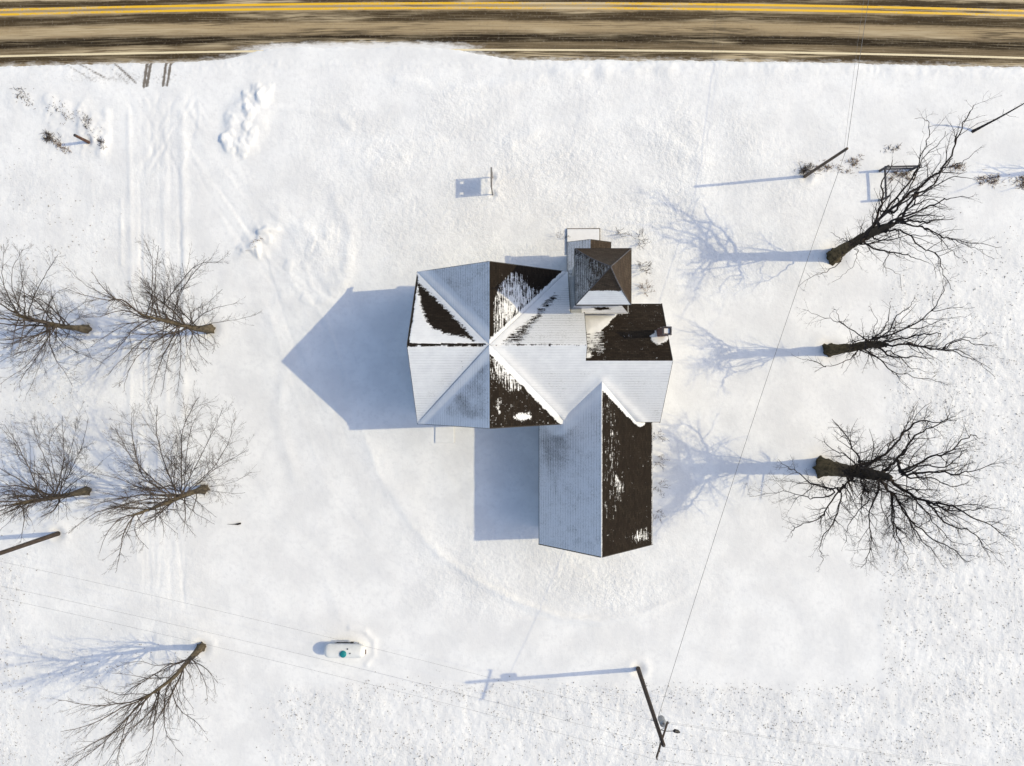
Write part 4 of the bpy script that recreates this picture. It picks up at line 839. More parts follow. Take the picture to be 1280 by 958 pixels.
for y in (-.6, 2.18, 4.9):
    window((xw, y, 1.9), (-1, 0), .9, 1.7)
for y in (.9, 3.4): window((xw, y, 5.0), (-1, 0), .9, 1.6)
window((xw, 2.18, 8.0), (-1, 0), .6, 1.1)
for x in (-5.2, .3):
    window((x, yn, 1.9), (0, 1), .9, 1.7)
for x in (-3.4, -.9): window((x, yn, 5.0), (0, 1), .9, 1.6); window((x, ys, 5.0), (0, -1), .9, 1.6)
window((-3.0, ys, 1.9), (0, -1), .9, 1.7)
for y in (-6, -9.5): window((SXM-SHW+I, y, 1.9), (-1, 0), .9, 1.5); window((SXM+SHW-I, y, 1.9), (1, 0), .9, 1.5)
for x in (4.2, 7.4): window((x, SY+I, 1.9), (0, -1), .9, 1.5)
window((SXM, SY+I, 5.4), (0, -1), .8, 1.3)
for y in (-1.2, 3.2): window((WX-I, y, 1.9), (1, 0), .9, 1.6)
window((WX-I, 1.1, 5.4), (1, 0), .9, 1.5)
dmb = MB().box((-6.37, ys-.03, 1.15), (1.0, .07, 2.1)); do = dmb.build('door', M['door'], house)
MB().box((-6.0, ys-.09, 1.15), (.05, .06, .14)).build('handle', M['steel'], do)
# tower
tw = MB().box((5.46, 6.65, 5.9), (3.1, 3.15, 12.2)); tw.build('tower_wall', M['tower_siding'], house)
TC = [(3.58, 8.51, 12.0), (7.30, 8.51, 12.0), (7.30, 4.79, 12.0), (3.62, 4.79, 12.0)]; TP = (5.38, 6.62, 16.6)
R = Roof()
def flare(Gd, a, b):
    Gd = Gd.copy(); Gd[..., 2] -= .42*np.sin(PI*np.clip(b, 0, 1)) ; return Gd
def tw_bare(X, Y, v): return -.85+0*X, .1, 0, 0
def tw_west(X, Y, v): return -.06+.40*sstep(1.5, 4.2, v)-.3*sstep(6.2, 8.2, Y), .55, 1.0, 0
def tw_south(X, Y, v):
    k = 5.55+.07*perlin(X*2.1, Y)-Y; return cl(k/.10)*.8, .1, .25, .05*sstep(0, .4, k)
def tw_north(X, Y, v): return -.75+0*X, .3, 0, 0
for A, B, m, u in ((0, 1, tw_north, (1, 0)), (1, 2, tw_bare, (0, 1)), (2, 3, tw_south, (1, 0)), (3, 0, tw_west, (0, 1))):
    R.patch(TC[A], TC[B], TP, TP, 44, 44, u, TP, m, .03, flare)
tr = R.build('tower_roof', M['roof_pale'], house)
mb = MB(); fascia(mb, TC+[TC[0]]); mb.build('fascia', M['fascia'], tr)
# hip caps following the flare
mb = MB()
for c in TC:
    pts = []
    for k in range(9):
        b = k/8; p = Vector(c).lerp(Vector(TP), b); p.z += -.42*math.sin(PI*b)+.02; pts.append(p)
    mb.tube(pts, .04, 6)
mb.tube([(TP[0], TP[1], TP[2]-.05), (TP[0], TP[1], TP[2]+.35)], [.07, .03], 8)
mb.build('hip_cap', M['greywood'], tr)
for y in (6.69,): window((3.91, y, 9.8), (-1, 0), .8, 1.6); window((7.01, y, 9.8), (1, 0), .8, 1.6)
window((5.46, 8.225, 9.8), (0, 1), .8, 1.6)
# entry wing under the tower
VX0, VX1, VXM, VZ, VR, VY0, VY1 = 3.57, 6.91, 5.24, 4.3, 5.4, 4.95, 10.37
MB().box(((VX0+VX1)/2, (VY0+VY1)/2-.15, 2.0), (VX1-VX0-.5, VY1-VY0-.4, 4.5)).build('wall', M['siding'], house)
mb = MB(); gable_wall_y(mb, VY1-.35, VY1-.5, VX0+.25, VX1-.25, VZ, VXM, VR-.12); mb.build('gable', M['siding'], house)
R = Roof()
R.patch((VXM, VY1, VR), (VXM, VY0, VR), (VX0, VY0, VZ), (VX0, VY1, VZ), 70, 24, (0, 1), (VXM, 0, VR), lambda X, Y, v: (.55+.25*fbm(X*1.5, Y*.9, 2)-.6*sstep(8.4, 7.2, Y), .6, .75, 0), .03)
R.patch((VXM, VY1, VR), (VXM, VY0, VR), (VX1, VY0, VZ), (VX1, VY1, VZ), 70, 24, (0, 1), (VXM, 0, VR), tw_bare, .02)
vr = R.build('roof', M['roof_pale'], house)
mb = MB(); fascia(mb, [(VX0, VY0, VZ), (VX0, VY1, VZ), (VXM, VY1, VR), (VX1, VY1, VZ), (VX1, VY0, VZ)]); mb.build('fascia', M['fascia'], vr)
do = MB().box((VXM-.1, VY1-.32, 1.6), (1.1, .08, 2.2)).build('door', M['door'], house)
MB().box((VXM+.3, VY1-.26, 1.55), (.05, .06, .14)).build('handle', M['steel'], do)
# pent roof on the south side of the tower
R = Roof()
def sk(X, Y, v): return .8-1.5*np.exp(-(((X-5.9)/.75)**2+((Y-4.93)/.13)**2)), .8, .45, 0
R.patch((3.80, 5.10, 8.1), (7.24, 5.10, 8.1), (7.75, 4.62, 7.55), (3.62, 4.62, 7.55), 60, 14, (1, 0), (0, 5.1, 8.1), sk, .04)
R.patch((7.24, 5.10, 8.1), (7.24, 5.2, 8.1), (7.75, 5.4, 7.55), (7.75, 4.62, 7.55), 6, 10, (0, 1), (7.24, 5, 8.1), tw_bare, .02)
sk_o = R.build('roof', M['roof'], house)
mb = MB(); fascia(mb, [(3.62, 4.62, 7.55), (7.75, 4.62, 7.55), (7.75, 5.4, 7.55)], -.09); mb.build('fascia', M['trim'], sk_o)
# chimney
cx0, cx1, cy0, cy1, cz = 9.74, 10.36, 2.86, 3.46, 10.2
ch = MB().box(((cx0+cx1)/2, (cy0+cy1)/2, 8.6), (cx1-cx0-.06, cy1-cy0-.06, 3.1)).build('chimney', M['brick'], house)
mb = MB()
for (x, y, sx, sy) in (((cx0+cx1)/2, cy1-.04, cx1-cx0, .08), ((cx0+cx1)/2, cy0+.04, cx1-cx0, .08), (cx0+.04, (cy0+cy1)/2, .08, cy1-cy0-.16), (cx1-.04, (cy0+cy1)/2, .08, cy1-cy0-.16)):
    mb.box((x, y, cz), (sx, sy, .2))
mb.build('chimney_rim', M['greywood'], ch)
MB().box(((cx0+cx1)/2, (cy0+cy1)/2, cz-.06), (cx1-cx0-.26, cy1-cy0-.26, .05)).build('snow_cap', M['snow'], ch)
# front stoop and side step, both under snow
stp = MB().prism([(3.79, 10.1), (6.54, 10.1), (6.54, 12.28), (3.79, 12.28)], -.3, .26).build('stoop', M['deck_edge'], house)
MB().prism([(3.80, 10.1), (6.46, 10.1), (6.46, 12.20), (3.80, 12.20)], .20, .33).build('snow_cover', M['snow'], stp, bevel=.03)
stp = MB().prism([(-7.17, -5.52), (-5.57, -5.52), (-5.57, -3.3), (-7.17, -3.3)], -.3, .15).build('step', M['concrete'], house)
MB().prism([(-7.16, -5.51), (-5.58, -5.51), (-5.58, -3.3), (-7.16, -3.3)], .14, .22).build('snow_cover', M['snow'], stp, bevel=.03)
# ------------------------------------------------------------------ tubes in bulk (branches, twigs, stalks)
class Tubes:
    def __init__(s): s.b = {}
    def add(s, pts, rads, sides): s.b.setdefault((len(pts), sides), []).append((pts, rads))
    def arrays(s):
        Vs = []; Fs = []; n = 0
        for (k, m), L_ in s.b.items():
            P = np.array([q[0] for q in L_], float); Rr = np.array([q[1] for q in L_], float)
            N_ = len(P)
            Tn = np.empty_like(P); Tn[:, 1:-1] = P[:, 2:]-P[:, :-2]; Tn[:, 0] = P[:, 1]-P[:, 0]; Tn[:, -1] = P[:, -1]-P[:, -2]
            Tn /= np.linalg.norm(Tn, axis=2, keepdims=True)+1e-9
            D = P[:, -1]-P[:, 0]; ref = np.where(np.abs(D[:, 2:3]) > .75*np.linalg.norm(D, axis=1, keepdims=True), np.array([[1., .13, .07]]), np.array([[.07, .11, 1.]]))[:, None, :]
            U = np.cross(Tn, ref+0*Tn); U /= np.linalg.norm(U, axis=2, keepdims=True)+1e-9
            W_ = np.cross(Tn, U)
            an = np.arange(m)*2*PI/m
            ring = P[:, :, None, :]+Rr[:, :, None, None]*(U[:, :, None, :]*np.cos(an)[None, None, :, None]+W_[:, :, None, :]*np.sin(an)[None, None, :, None])
            Vs.append(ring.reshape(-1, 3))
            idx = np.arange(N_*k*m).reshape(N_, k, m)+n
            nx = np.roll(idx, -1, axis=2)
            Fs.append(np.stack([idx[:, :-1], nx[:, :-1], nx[:, 1:], idx[:, 1:]], -1).reshape(-1, 4))
            n += N_*k*m
        return np.concatenate(Vs), Fs
    def build(s, name, mat, parent=None):
        V, F = s.arrays(); return np_mesh(name, V, F, mat, parent)
def catmull(pts, per=4):
    P = [np.array(p, float) for p in pts]; out = []
    for i in range(len(P)-1):
        p0 = P[max(i-1, 0)]; p1 = P[i]; p2 = P[i+1]; p3 = P[min(i+2, len(P)-1)]
        for k in range(per):
            t = k/per; out.append(.5*((2*p1)+(-p0+p2)*t+(2*p0-5*p1+4*p2-p3)*t*t+(-p0+3*p1-3*p2+p3)*t**3))
    out.append(P[-1]); return np.array(out)
def rvec(rng):
    z = rng.uniform(-1, 1); a = rng.uniform(0, 2*PI); r = math.sqrt(1-z*z); return (r*math.cos(a), r*math.sin(a), z)
def norm3(v):
    l = math.sqrt(v[0]*v[0]+v[1]*v[1]+v[2]*v[2])+1e-9; return (v[0]/l, v[1]/l, v[2]/l)
def branch_path(rng, p, d, length, n, kink, up):
    pts = [p]; st = length/n
    for i in range(n):
        r = rvec(rng); d = norm3((d[0]+r[0]*kink, d[1]+r[1]*kink, d[2]+r[2]*kink+up))
        p = (p[0]+d[0]*st, p[1]+d[1]*st, p[2]+d[2]*st); pts.append(p)
    return pts
def spawn(tb, rng, pts, rads, level, S):
    """children along a polyline; S: style dict with per-level density, length, angle"""
    seg = [math.dist(pts[i], pts[i+1]) for i in range(len(pts)-1)]; Lt = sum(seg)
    if Lt < .12: return
    dens, lr, lmax, lmin = S['lv'][level]
    n = int(Lt*dens+rng.random())
    for _ in range(n):
        t = S['t0'][level]+(1-S['t0'][level])*rng.random()
        x = t*Lt; i = 0
        while i < len(seg)-1 and x > seg[i]: x -= seg[i]; i += 1
        f = min(1, x/(seg[i]+1e-9)); a, b = pts[i], pts[i+1]
        p = tuple(a[k]+(b[k]-a[k])*f for k in range(3)); r = rads[i]+(rads[i+1]-rads[i])*f
        T_ = norm3(tuple(b[k]-a[k] for k in range(3)))
        q = rvec(rng); dt = sum(q[k]*T_[k] for k in range(3)); q = norm3(tuple(q[k]-dt*T_[k] for k in range(3)))
        an = math.radians(rng.uniform(*S['ang']))
        dr = tuple(T_[k]*math.cos(an)+q[k]*math.sin(an) for k in range(3)); dr = norm3((dr[0], dr[1], dr[2]+S['lift']))
        ln = min(lmax, max(lmin, Lt*lr*rng.uniform(.55, 1.25)*(1.15-.75*t)))
        rr = max(S['rmin'], min(r*.62, .006+ln*S['rk']))
        ns = 5 if level == 0 else (4 if level == 1 else 3)
        cp = branch_path(rng, p, dr, ln, ns, S['kink'], S['up'])
        cr = [max(S['rmin']*.8, rr*(1-.8*k/ns)) for k in range(ns+1)]
        tb.add(cp, cr, 4 if level == 0 else 3)
        if level+1 < len(S['lv']): spawn(tb, rng, cp, cr, level+1, S)
OLD = dict(lv=[(1.75, .34, 2.8, .5), (2.6, .42, 1.2, .25), (3.0, .5, .55, .15)], t0=[.12, .15, .1], ang=(28, 68), lift=.12, up=.07, kink=.26, rmin=.0055, rk=.0145)
OLDB = dict(OLD, lv=[(2.5, .34, 2.8, .5), (3.6, .45, 1.3, .25), (4.6, .5, .6, .15)])
YNG = dict(lv=[(2.3, .36, 2.8, .6), (3.0, .42, 1.2, .25), (3.0, .5, .5, .15)], t0=[.10, .15, .1], ang=(18, 46), lift=.12, up=.05, kink=.12, rmin=.0055, rk=.0095)
def trunk_mesh(name, pts, r0, r1, mat, parent, lump, seed, sides=18):
    P = catmull(pts, 6); n = len(P); V = []; F = []
    o = seed*3.7
    for i, p in enumerate(P):
        t = i/(n-1); r = r0+(r1-r0)*t**.85; r *= 1+.36*math.exp(-t*n/3.0); r *= min(1, .35+(n-1-i)*.22)
        q = Vector(P[min(i+1, n-1)]-P[max(i-1, 0)]).to_track_quat('Z', 'X').to_matrix()
        for k in range(sides):
            a = 2*PI*k/sides
            lm = 1+lump*float(perlin(np.array([math.cos(a)*1.7+o]), np.array([math.sin(a)*1.7+t*n*.40]))[0])*1.8+lump*.7*float(perlin(np.array([a*2.2+o]), np.array([t*n*.9+3]))[0])
            lm *= 1+.55*max(0, math.cos(5*a+o+.6*math.sin(2*a+o)))*math.exp(-i/2.2)
            V.append(Vector(p)+q @ Vector((r*lm*math.cos(a), r*lm*math.sin(a), 0)))
    for i in range(n-1):
        for k in range(sides): F.append((i*sides+k, i*sides+(k+1) % sides, (i+1)*sides+(k+1) % sides, (i+1)*sides+k))
    F.append(tuple((n-1)*sides+k for k in range(sides)))
    return link_mesh(name, V, F, mat, parent, smooth=True)
def trunk_twigs(key, n, t0, ln, nl=4, ST=None):
    ST = ST or YNG
    def f(tb, rng):
        P = catmull(TREES[key]['trunk'], 6)
        for _ in range(n):
            i = int((t0+(1-t0)*rng.random())*(len(P)-2)); p = P[i]+(P[i+1]-P[i])*rng.random()
            a = rng.uniform(0, 2*PI); dr = norm3((math.cos(a), math.sin(a), rng.uniform(.1, .8)))
            L_ = ln*rng.uniform(.5, 1.2); r = .008+L_*.012
            cp = branch_path(rng, tuple(p), dr, L_, 5, .2, .08); cr = [r*(1-.8*k/5) for k in range(6)]
            tb.add(cp, cr, 4); spawn(tb, rng, cp, cr, 0, ST)
        top = P[-1]
        for j in range(nl):                                  # leaders running up beside the trunk
            i = int((.28+.09*j)*(len(P)-1)); p = P[i]; a = j*2.2+rng.uniform(0, 1.5); q = rng.uniform(.8, 2.3)
            e = top+np.array([math.cos(a)*q, math.sin(a)*q, rng.uniform(-.8, 2.2)])
            pts = [tuple(p+(e-p)*k/6+np.array([math.cos(a), math.sin(a), 0])*.35*math.sin(PI*k/6)+np.array(rvec(rng))*.07*(k > 0)) for k in range(7)]
            r = rng.uniform(.05, .085); cr = [r*(1-.8*k/6) for k in range(7)]
            tb.add(pts, cr, 6); spawn(tb, rng, pts, cr, 0, ST)
    return f
def tree(key, label, r0, r1, style, mats, seed, lump=.16, cat='tree', group=None, scale=1.0, sub=None):
    d = TREES[key]; rng = random.Random(seed)
    b = d['trunk'][0]; root = thing('bare_tree', label, cat, (b[0], b[1], 0), group)
    trunk_mesh('trunk', d['trunk'], r0, r1, mats[0], root, lump, seed)
    tb = Tubes()
    TP_ = catmull(d['trunk'], 8); nodes = [tuple(p) for p in TP_[4:-2]]
    for pts, r in d['limbs']:
        s0 = pts[0]
        best = min(nodes, key=lambda q: math.dist(q, s0)+1.2*max(0, q[2]-s0[2]+.25))
        ds = math.dist(best, s0)
        if .12 < ds < 4.5:
            mid = [(best[k]+s0[k])/2 for k in range(3)]; mid[2] -= .12*ds
            pts = [list(best)]+([mid] if ds > .8 else [])+list(pts)
        P = catmull(pts, 4)
        if r > .06: nodes += [tuple(p) for p in P[6:-3]]
        J = np.array([rvec(rng) for _ in P])*(.09 if len(mats) and mats[1] is M['bark_dark'] else .035); J[0] = 0; P = P+J
        rr = r*scale
        rads = [max(.012, rr*(1-.86*(i/(len(P)-1))**.8)) for i in range(len(P))]
        pl = [tuple(p) for p in P]
        tb.add(pl, rads, 7); spawn(tb, rng, pl, rads, 0, style)
    if sub: sub(tb, rng)
    tb.build('crown', mats[1], root)
    return root
dk = (M['bark_old'], M['bark_dark']); br = (M['bark_brown'], M['twig'])
tree('R3', 'massive old bare tree with the thickest mossy trunk and densest dark crown', .56, .36, OLDB, dk, 11, .26, scale=.74, sub=trunk_twigs('R3', 46, .42, 2.6, 6, OLDB))
tree('R1', 'leaning old bare tree with long black limbs beside the rail fence corner', .43, .26, dict(OLD, lv=[(1.5, .32, 2.2, .4), (2.3, .4, 1.0, .2), (2.8, .5, .45, .12)]), dk, 12, .2, scale=.78, sub=trunk_twigs('R1', 16, .4, 1.8, 3, OLD))
tree('R2', 'slender old bare tree with mossy trunk and open crown, between the two larger dark trees', .37, .23, dict(OLD, lv=[(1.7, .33, 2.0, .4), (2.6, .42, .9, .2), (3.0, .5, .45, .12)]), dk, 13, .22, scale=.8, sub=trunk_twigs('R2', 16, .4, 1.8, 3, OLD))
tree('L1', 'brown bare tree cut by the left frame edge, upper tree of the outer pair', .27, .09, YNG, br, 21, .19, sub=trunk_twigs('L1', 26, .25, 3.0))
tree('L2', 'wide brown bare tree standing over the driveway, uppermost and right of its row', .28, .07, YNG, br, 22, .19, sub=trunk_twigs('L2', 34, .2, 3.0))
tree('L3', 'brown bare tree with limbs fanning upwards, just above the thick dark pole at left edge', .26, .08, YNG, br, 23, .19, sub=trunk_twigs('L3', 26, .25, 2.8))
tree('L4', 'round-crowned brown bare tree beside the driveway, nearest the fallen stick', .25, .06, YNG, br, 24, .19, sub=trunk_twigs('L4', 34, .2, 2.8))
tree('L5', 'bare tree leaning to the lower left corner with broom-like downward fan of branches', .25, .08, dict(YNG, lv=[(2.3, .36, 2.6, .6), (3.0, .42, 1.1, .25), (3.0, .5, .45, .15)]), br, 25, .19, sub=trunk_twigs('L5', 14, .3, 2.2, 3))

# slim sapling and the tree just past the right edge whose shadow lies on the snow
def wild_tree(base, h, r0, label, seed, nl, style, mats, name='bare_tree', spread=.55, cat='tree', tmin=.35, lscale=.5):
    rng = random.Random(seed); root = thing(name, label, cat, (base[0], base[1], 0))
    top = (base[0]+rng.uniform(-.4, .4), base[1]+rng.uniform(-.4, .4), h*.75)
    if len(base) > 2: top = (base[0]+1.9, base[1]+1.05, h)
    tr_ = [(base[0], base[1], -.1), (base[0]*.5+top[0]*.5+.1, base[1]*.5+top[1]*.5, h*.38), top]
    trunk_mesh('trunk', tr_, r0, r0*.35, mats[0], root, .1, seed, 12)
    tb = Tubes(); P = catmull(tr_, 6)
    for j in range(nl):
        t = tmin+(1-tmin)*(j+.5)/nl; i = min(len(P)-2, int(t*(len(P)-1))); p = P[i]+(P[i+1]-P[i])*rng.random()
        a = j*2.4+rng.uniform(-.5, .5); dr = norm3((math.cos(a)*spread, math.sin(a)*spread, .8))
        L_ = h*lscale*(1.15-.6*t)*rng.uniform(.8, 1.15); r = r0*.32*(1.1-.6*t)
        cp = branch_path(rng, tuple(p), dr, L_, 8, .16, .03); cr = [max(.008, r*(1-.88*k/8)) for k in range(9)]
        tb.add(cp, cr, 6); spawn(tb, rng, cp, cr, 0, style)
    tb.build('crown', mats[1], root); return root
wild_tree((SAP[0][0], SAP[0][1], 1), 4.6, .10, 'thin young tree with a straight dark stem at the upper right corner', 31, 7, dict(YNG, lv=[(1.2, .35, 1.2, .3), (2, .4, .5, .15)]), (M['twig_dark'], M['twig_dark']), 'sapling', .6, 'sapling', .45, .26)
wild_tree(g(1362, 212), 10, .30, 'bare tree just past the right edge of the view, near the brown grass', 32, 9, OLD, dk, lscale=.45)
wild_tree(g(190, 1010), 13, .32, 'bare tree just past the bottom edge of the view, left of the wires', 33, 10, YNG, br, lscale=.45)

# ------------------------------------------------------------------ poles, wires
def pole(base, top, r0, r1, label, mat, cat='utility pole', name='utility_pole'):
    root = thing(name, label, cat, (base[0], base[1], 0))
    n = 8; pts = [(base[0]+(top[0]-base[0])*k/n, base[1]+(top[1]-base[1])*k/n, -.3+(top[2]+.3)*k/n) for k in range(n+1)]
    MB().tube(pts, [r0+(r1-r0)*k/n for k in range(n+1)], 14).build('shaft', mat, root, True)
    return root
def insulator(p, root, h=.22):
    MB().tube([(p[0], p[1], p[2]), (p[0], p[1], p[2]+h*.3), (p[0], p[1], p[2]+h*.55), (p[0], p[1], p[2]+h)], [.03, .06, .055, .035], 8).build('insulator', M['ceramic'], root)
PS = pole(POLE_S[0], POLE_S[1], .19, .13, 'wooden utility pole with crossarm, grey transformer and lamp at the bottom of the yard', M['wood_dark'])
sx, sy = POLE_S[1][0], POLE_S[1][1]
def at_pole(z): k = z/12.2; return POLE_S[0][0]+(sx-POLE_S[0][0])*k, POLE_S[0][1]+(sy-POLE_S[0][1])*k
ax_, ay_ = at_pole(10.9)
A0 = Vector((ax_+.34, ay_+1.0, 10.9)); A1 = Vector((ax_-.42, ay_-1.48, 10.9))
off = Vector((.16, -.05, 0)); A0 += off; A1 += off
arm = MB().bar(A0, A1, .10, .13).build('crossarm', M['wood_dark'], PS)
insulator((A0.x, A0.y, 10.96), arm); insulator((A1.x, A1.y, 10.96), arm); insulator(A0.lerp(A1, .78)+Vector((0, 0, .06)), arm)
MB().bar(A0.lerp(A1, .15), (ax_+.10, ay_, 10.2), .03, .03).build('brace', M['steel'], PS)
MB().bar(A0.lerp(A1, .75), (ax_+.10, ay_, 10.2), .03, .03).build('brace', M['steel'], PS)
insulator((sx, sy, 12.18), PS)
tx, ty = at_pole(9.6)
tm = MB().tube([(tx+.36, ty+.30, 9.1), (tx+.36, ty+.30, 9.14), (tx+.36, ty+.30, 9.95), (tx+.36, ty+.30, 10.02)], [.2, .24, .24, .16], 16).build('transformer', M['steel'], PS, False)
MB().tube([(tx+.36, ty+.36, 9.98), (tx+.36, ty+.36, 10.22)], [.05, .03], 8).build('bushing', M['ceramic'], tm)
lx, ly = at_pole(10.3)
lm = MB().tube([(lx+.1, ly, 10.1), (lx+.5, ly+.06, 10.45), (lx+.95, ly+.10, 10.5)], .025, 8).build('lamp_arm', M['dark'], PS)
MB().tube([(lx+.93, ly+.10, 10.5), (lx+1.05, ly+.11, 10.49), (lx+1.28, ly+.03, 10.45), (lx+1.42, ly-.02, 10.44)], [.05, .13, .12, .05], 10).build('lamp_head', M['dark'], lm)
MB().bar((tx-.02, ty, 8.8), (tx-.32, ty+.03, 8.8), .05, .05).build('bracket', M['steel'], PS)
PW = pole(POLE_W[0], (POLE_W[1][0], POLE_W[1][1], 12.0), .20, .14, 'thick dark brown utility pole cut by the left frame edge', M['wood_dark'])
wx_, wy_ = POLE_W[1][0], POLE_W[1][1]
arm = MB().bar((wx_+.14, wy_+1.1, 10.8), (wx_+.14, wy_-1.4, 10.8), .10, .13).build('crossarm', M['wood_dark'], PW)
insulator((wx_+.14, wy_-1.35, 10.86), arm); insulator((wx_+.14, wy_+1.05, 10.86), arm); insulator((wx_, wy_, 11.98), PW)
PN = pole(POLE_NE[0], (POLE_NE[1][0], POLE_NE[1][1], 7.9), .13, .10, 'plain grey wooden service pole without crossarm, standing in weeds near the road', M['wood'])
def wire(a, b, sag, label, r=.010, group=None, n=40, rd=None):
    a = Vector(a); b = Vector(b); pts = []
    for k in range(n+1):
        t = k/n; p = a.lerp(b, t); p.z -= sag*4*t*(1-t); pts.append(p)
    o = MB().tube(pts, r, 5).build('power_line', M['wire'], None, True)
    return tag(o, label, 'power line', group)
GW = 'power lines strung along the bottom of the yard'
nx_, ny_ = at_pole(8.8)
E0 = (62, -38)                                   # next pole, beyond the right edge
wire((nx_-.32, ny_+.03, 8.83), (wx_+.1, wy_+.25, 8.8), .75, 'left-running wire nearest the propane tank, lowest on both poles', .0062, GW)
wire((sx, sy, 12.4), (wx_, wy_, 12.2), .8, 'left-running wire from the very top of the transformer pole', .0062, GW)
wire((A1.x, A1.y, 11.18), (wx_+.14, wy_-1.35, 11.08), .8, 'left-running wire from the outer crossarm tip, closest to the lower left corner', .0062, GW)
wire((nx_+.05, ny_, 8.83), (72, -34.2, 8.8), .75, 'right-running wire just above its twin, leaving the transformer pole', .0062, GW)
wire((A0.x, A0.y, 11.18), (72, -33.4, 11.1), .8, 'right-running wire from the inner crossarm tip beside the transformer', .0062, GW)
wire((sx, sy, 12.4), (72, -34.5, 12.2), .8, 'right-running faint wire from the top of the transformer pole', .006, GW)
wire((A1.x, A1.y, 11.18), (72, -36.0, 11.1), .8, 'right-running faint wire from the outer crossarm tip, closest to the bottom edge', .006, GW)
wire((tx+.12, ty+.45, 9.3), (POLE_NE[1][0], POLE_NE[1][1], 7.8), .75, 'long service cable crossing the yard past the house between the two poles', .016, None, 60)
wire((POLE_NE[1][0], POLE_NE[1][1], 7.85), (27.2, 43.5, 9.2), .5, 'dark cable running from the weedy pole up across the road', .017)
wire((POLE_NE[1][0]-.06, POLE_NE[1][1], 7.55), (26.9, 43.5, 8.4), .5, 'thin second cable beside the dark one crossing the road', .008)

# ------------------------------------------------------------------ propane tank
tcx, tcy, tcz = -14.56, -22.66, .84
tk = thing('propane_tank', 'white propane tank with a round teal lid lying on the snow', 'tank', (tcx, tcy, 0))
pr = []; Lh, Rr = 1.72, .56
for k in range(9): a = PI/2*k/8; pr.append((-Lh+(1-math.sin(a))*.42, max(.01, Rr*math.cos(a)) ))
pr = pr[::-1]
pr = [(-Lh, .01)]+[(-Lh+.42*(1-math.cos(PI/2*k/8)), Rr*math.sin(PI/2*k/8)) for k in range(1, 9)]
pr = pr+[(-x, r) for x, r in pr[::-1]]
pr[9:9] = [(x, Rr) for x in np.linspace(-1.1, 1.1, 6)]
MB().tube([(tcx+x, tcy, tcz) for x, r in pr], [r for x, r in pr], 28, False).build('shell', M['tank'], tk, True)
MB().tube([(tcx-.02, tcy-.06, tcz+.5), (tcx-.02, tcy-.06, tcz+.64), (tcx-.02, tcy-.06, tcz+.70), (tcx-.02, tcy-.06, tcz+.72)], [.28, .27, .20, .02], 20).build('lid', M['teal'], tk, True)
for dx in (-.95, .95):
    MB().box((tcx+dx, tcy, .17), (.14, .85, .5)).build('foot', M['concrete'], tk)
MB().tube([(tcx+.55, tcy, tcz+.52), (tcx+.55, tcy, tcz+.62)], .05, 8).build('valve', M['dark'], tk)
MB().tube([(tcx+.32, tcy+.32, tcz+.42), (tcx+.32, tcy+.32, tcz+.52)], .05, 8).build('gauge', M['dark'], tk)
MB().tube([(tcx-.75, tcy+.60, .62), (tcx+.55, tcy+.62, .66)], .045, 8).build('dark_bar', M['dark'], tk)  # dark bar added along the north side of the tank
MB().box((tcx+.55, tcy+.62, .66), (.26, .12, .14)).build('regulator', M['dark'], tk, bevel=.02)
MB().box((tcx+1.69, tcy-.05, tcz+.05), (.10, .34, .22)).build('nameplate', M['redwood'], tk)
MB().tube([(tcx+1.60, tcy, tcz), (tcx+1.66, tcy, tcz)], [.30, .27], 18).build('end_ring', M['redwood'], tk)

# ------------------------------------------------------------------ yard sign on two posts
s0, s1 = SIGN
sg = thing('yard_sign', 'upright two-post board sign seen edge-on in the open snow above the house', 'sign', (s0[0], s0[1], 0))
sxm = (s0[0]+s1[0])/2
for y in (s0[1], s1[1]): MB().box((sxm, y, 1.22), (.09, .09, 2.9)).build('post', M['signpost'], sg, bevel=.008)
mb = MB(); y0, y1 = s0[1]+.06, s1[1]-.06
mb.box((sxm, (y0+y1)/2, 2.58), (.05, y1-y0, .16)); mb.box((sxm, (y0+y1)/2, 1.61), (.05, y1-y0, 1.18))
mb.box((sxm, (y0+y1)/2, 2.35), (.05, y1-y0-.62, .30))
for y in (y0+.05, y1-.05): mb.box((sxm, y, 2.35), (.05, .10, .30))
mb.build('board', M['sign'], sg)
MB().box((sxm, (s0[1]+s1[1])/2, 2.70), (.13, s1[1]-s0[1]+.16, .06)).build('cap_rail', M['signpost'], sg)

# ------------------------------------------------------------------ rail fence corner, stub post
fc = thing('rail_fence', 'dark corner of rail fence with three posts and snow-free rails beside the leaning tree', 'fence', (FENCE[0][0], FENCE[0][1], 0))
hp = 1.55
for p in FENCE: MB().tube([(p[0], p[1], -.2), (p[0], p[1], hp*.6), (p[0]+.02, p[1]+.01, hp)], [.11, .10, .085], 10).build('post', M['greywood'], fc)
a, b, c = [Vector((p[0], p[1], 0)) for p in FENCE]; up = Vector((0, 0, 1))
MB().tube([a+up*1.0, c+up*.98], .085, 8).build('rail', M['greywood'], fc)
MB().tube([a+up*1.25+Vector((-.15, 0, 0)), b+up*1.3+Vector((.15, 0, 0))], .08, 8).build('rail', M['greywood'], fc)
MB().tube([a+up*.62, b+up*.66], .07, 8).build('rail', M['greywood'], fc)
sp = thing('stub_post', 'short reddish brown post sticking out of the snow by brown weeds, upper left', 'post', (POST[0][0], POST[0][1], 0))
MB().tube([(POST[0][0], POST[0][1], -.2), (POST[0][0], POST[0][1], .1), (POST[1][0], POST[1][1], 2.05)], [.15, .13, .11], 10).build('shaft', M['redwood'], sp)
MB().tube([(POST[1][0], POST[1][1], 2.05), (POST[1][0], POST[1][1], 2.12)], [.12, .07], 10).build('cap', M['dark'], sp)

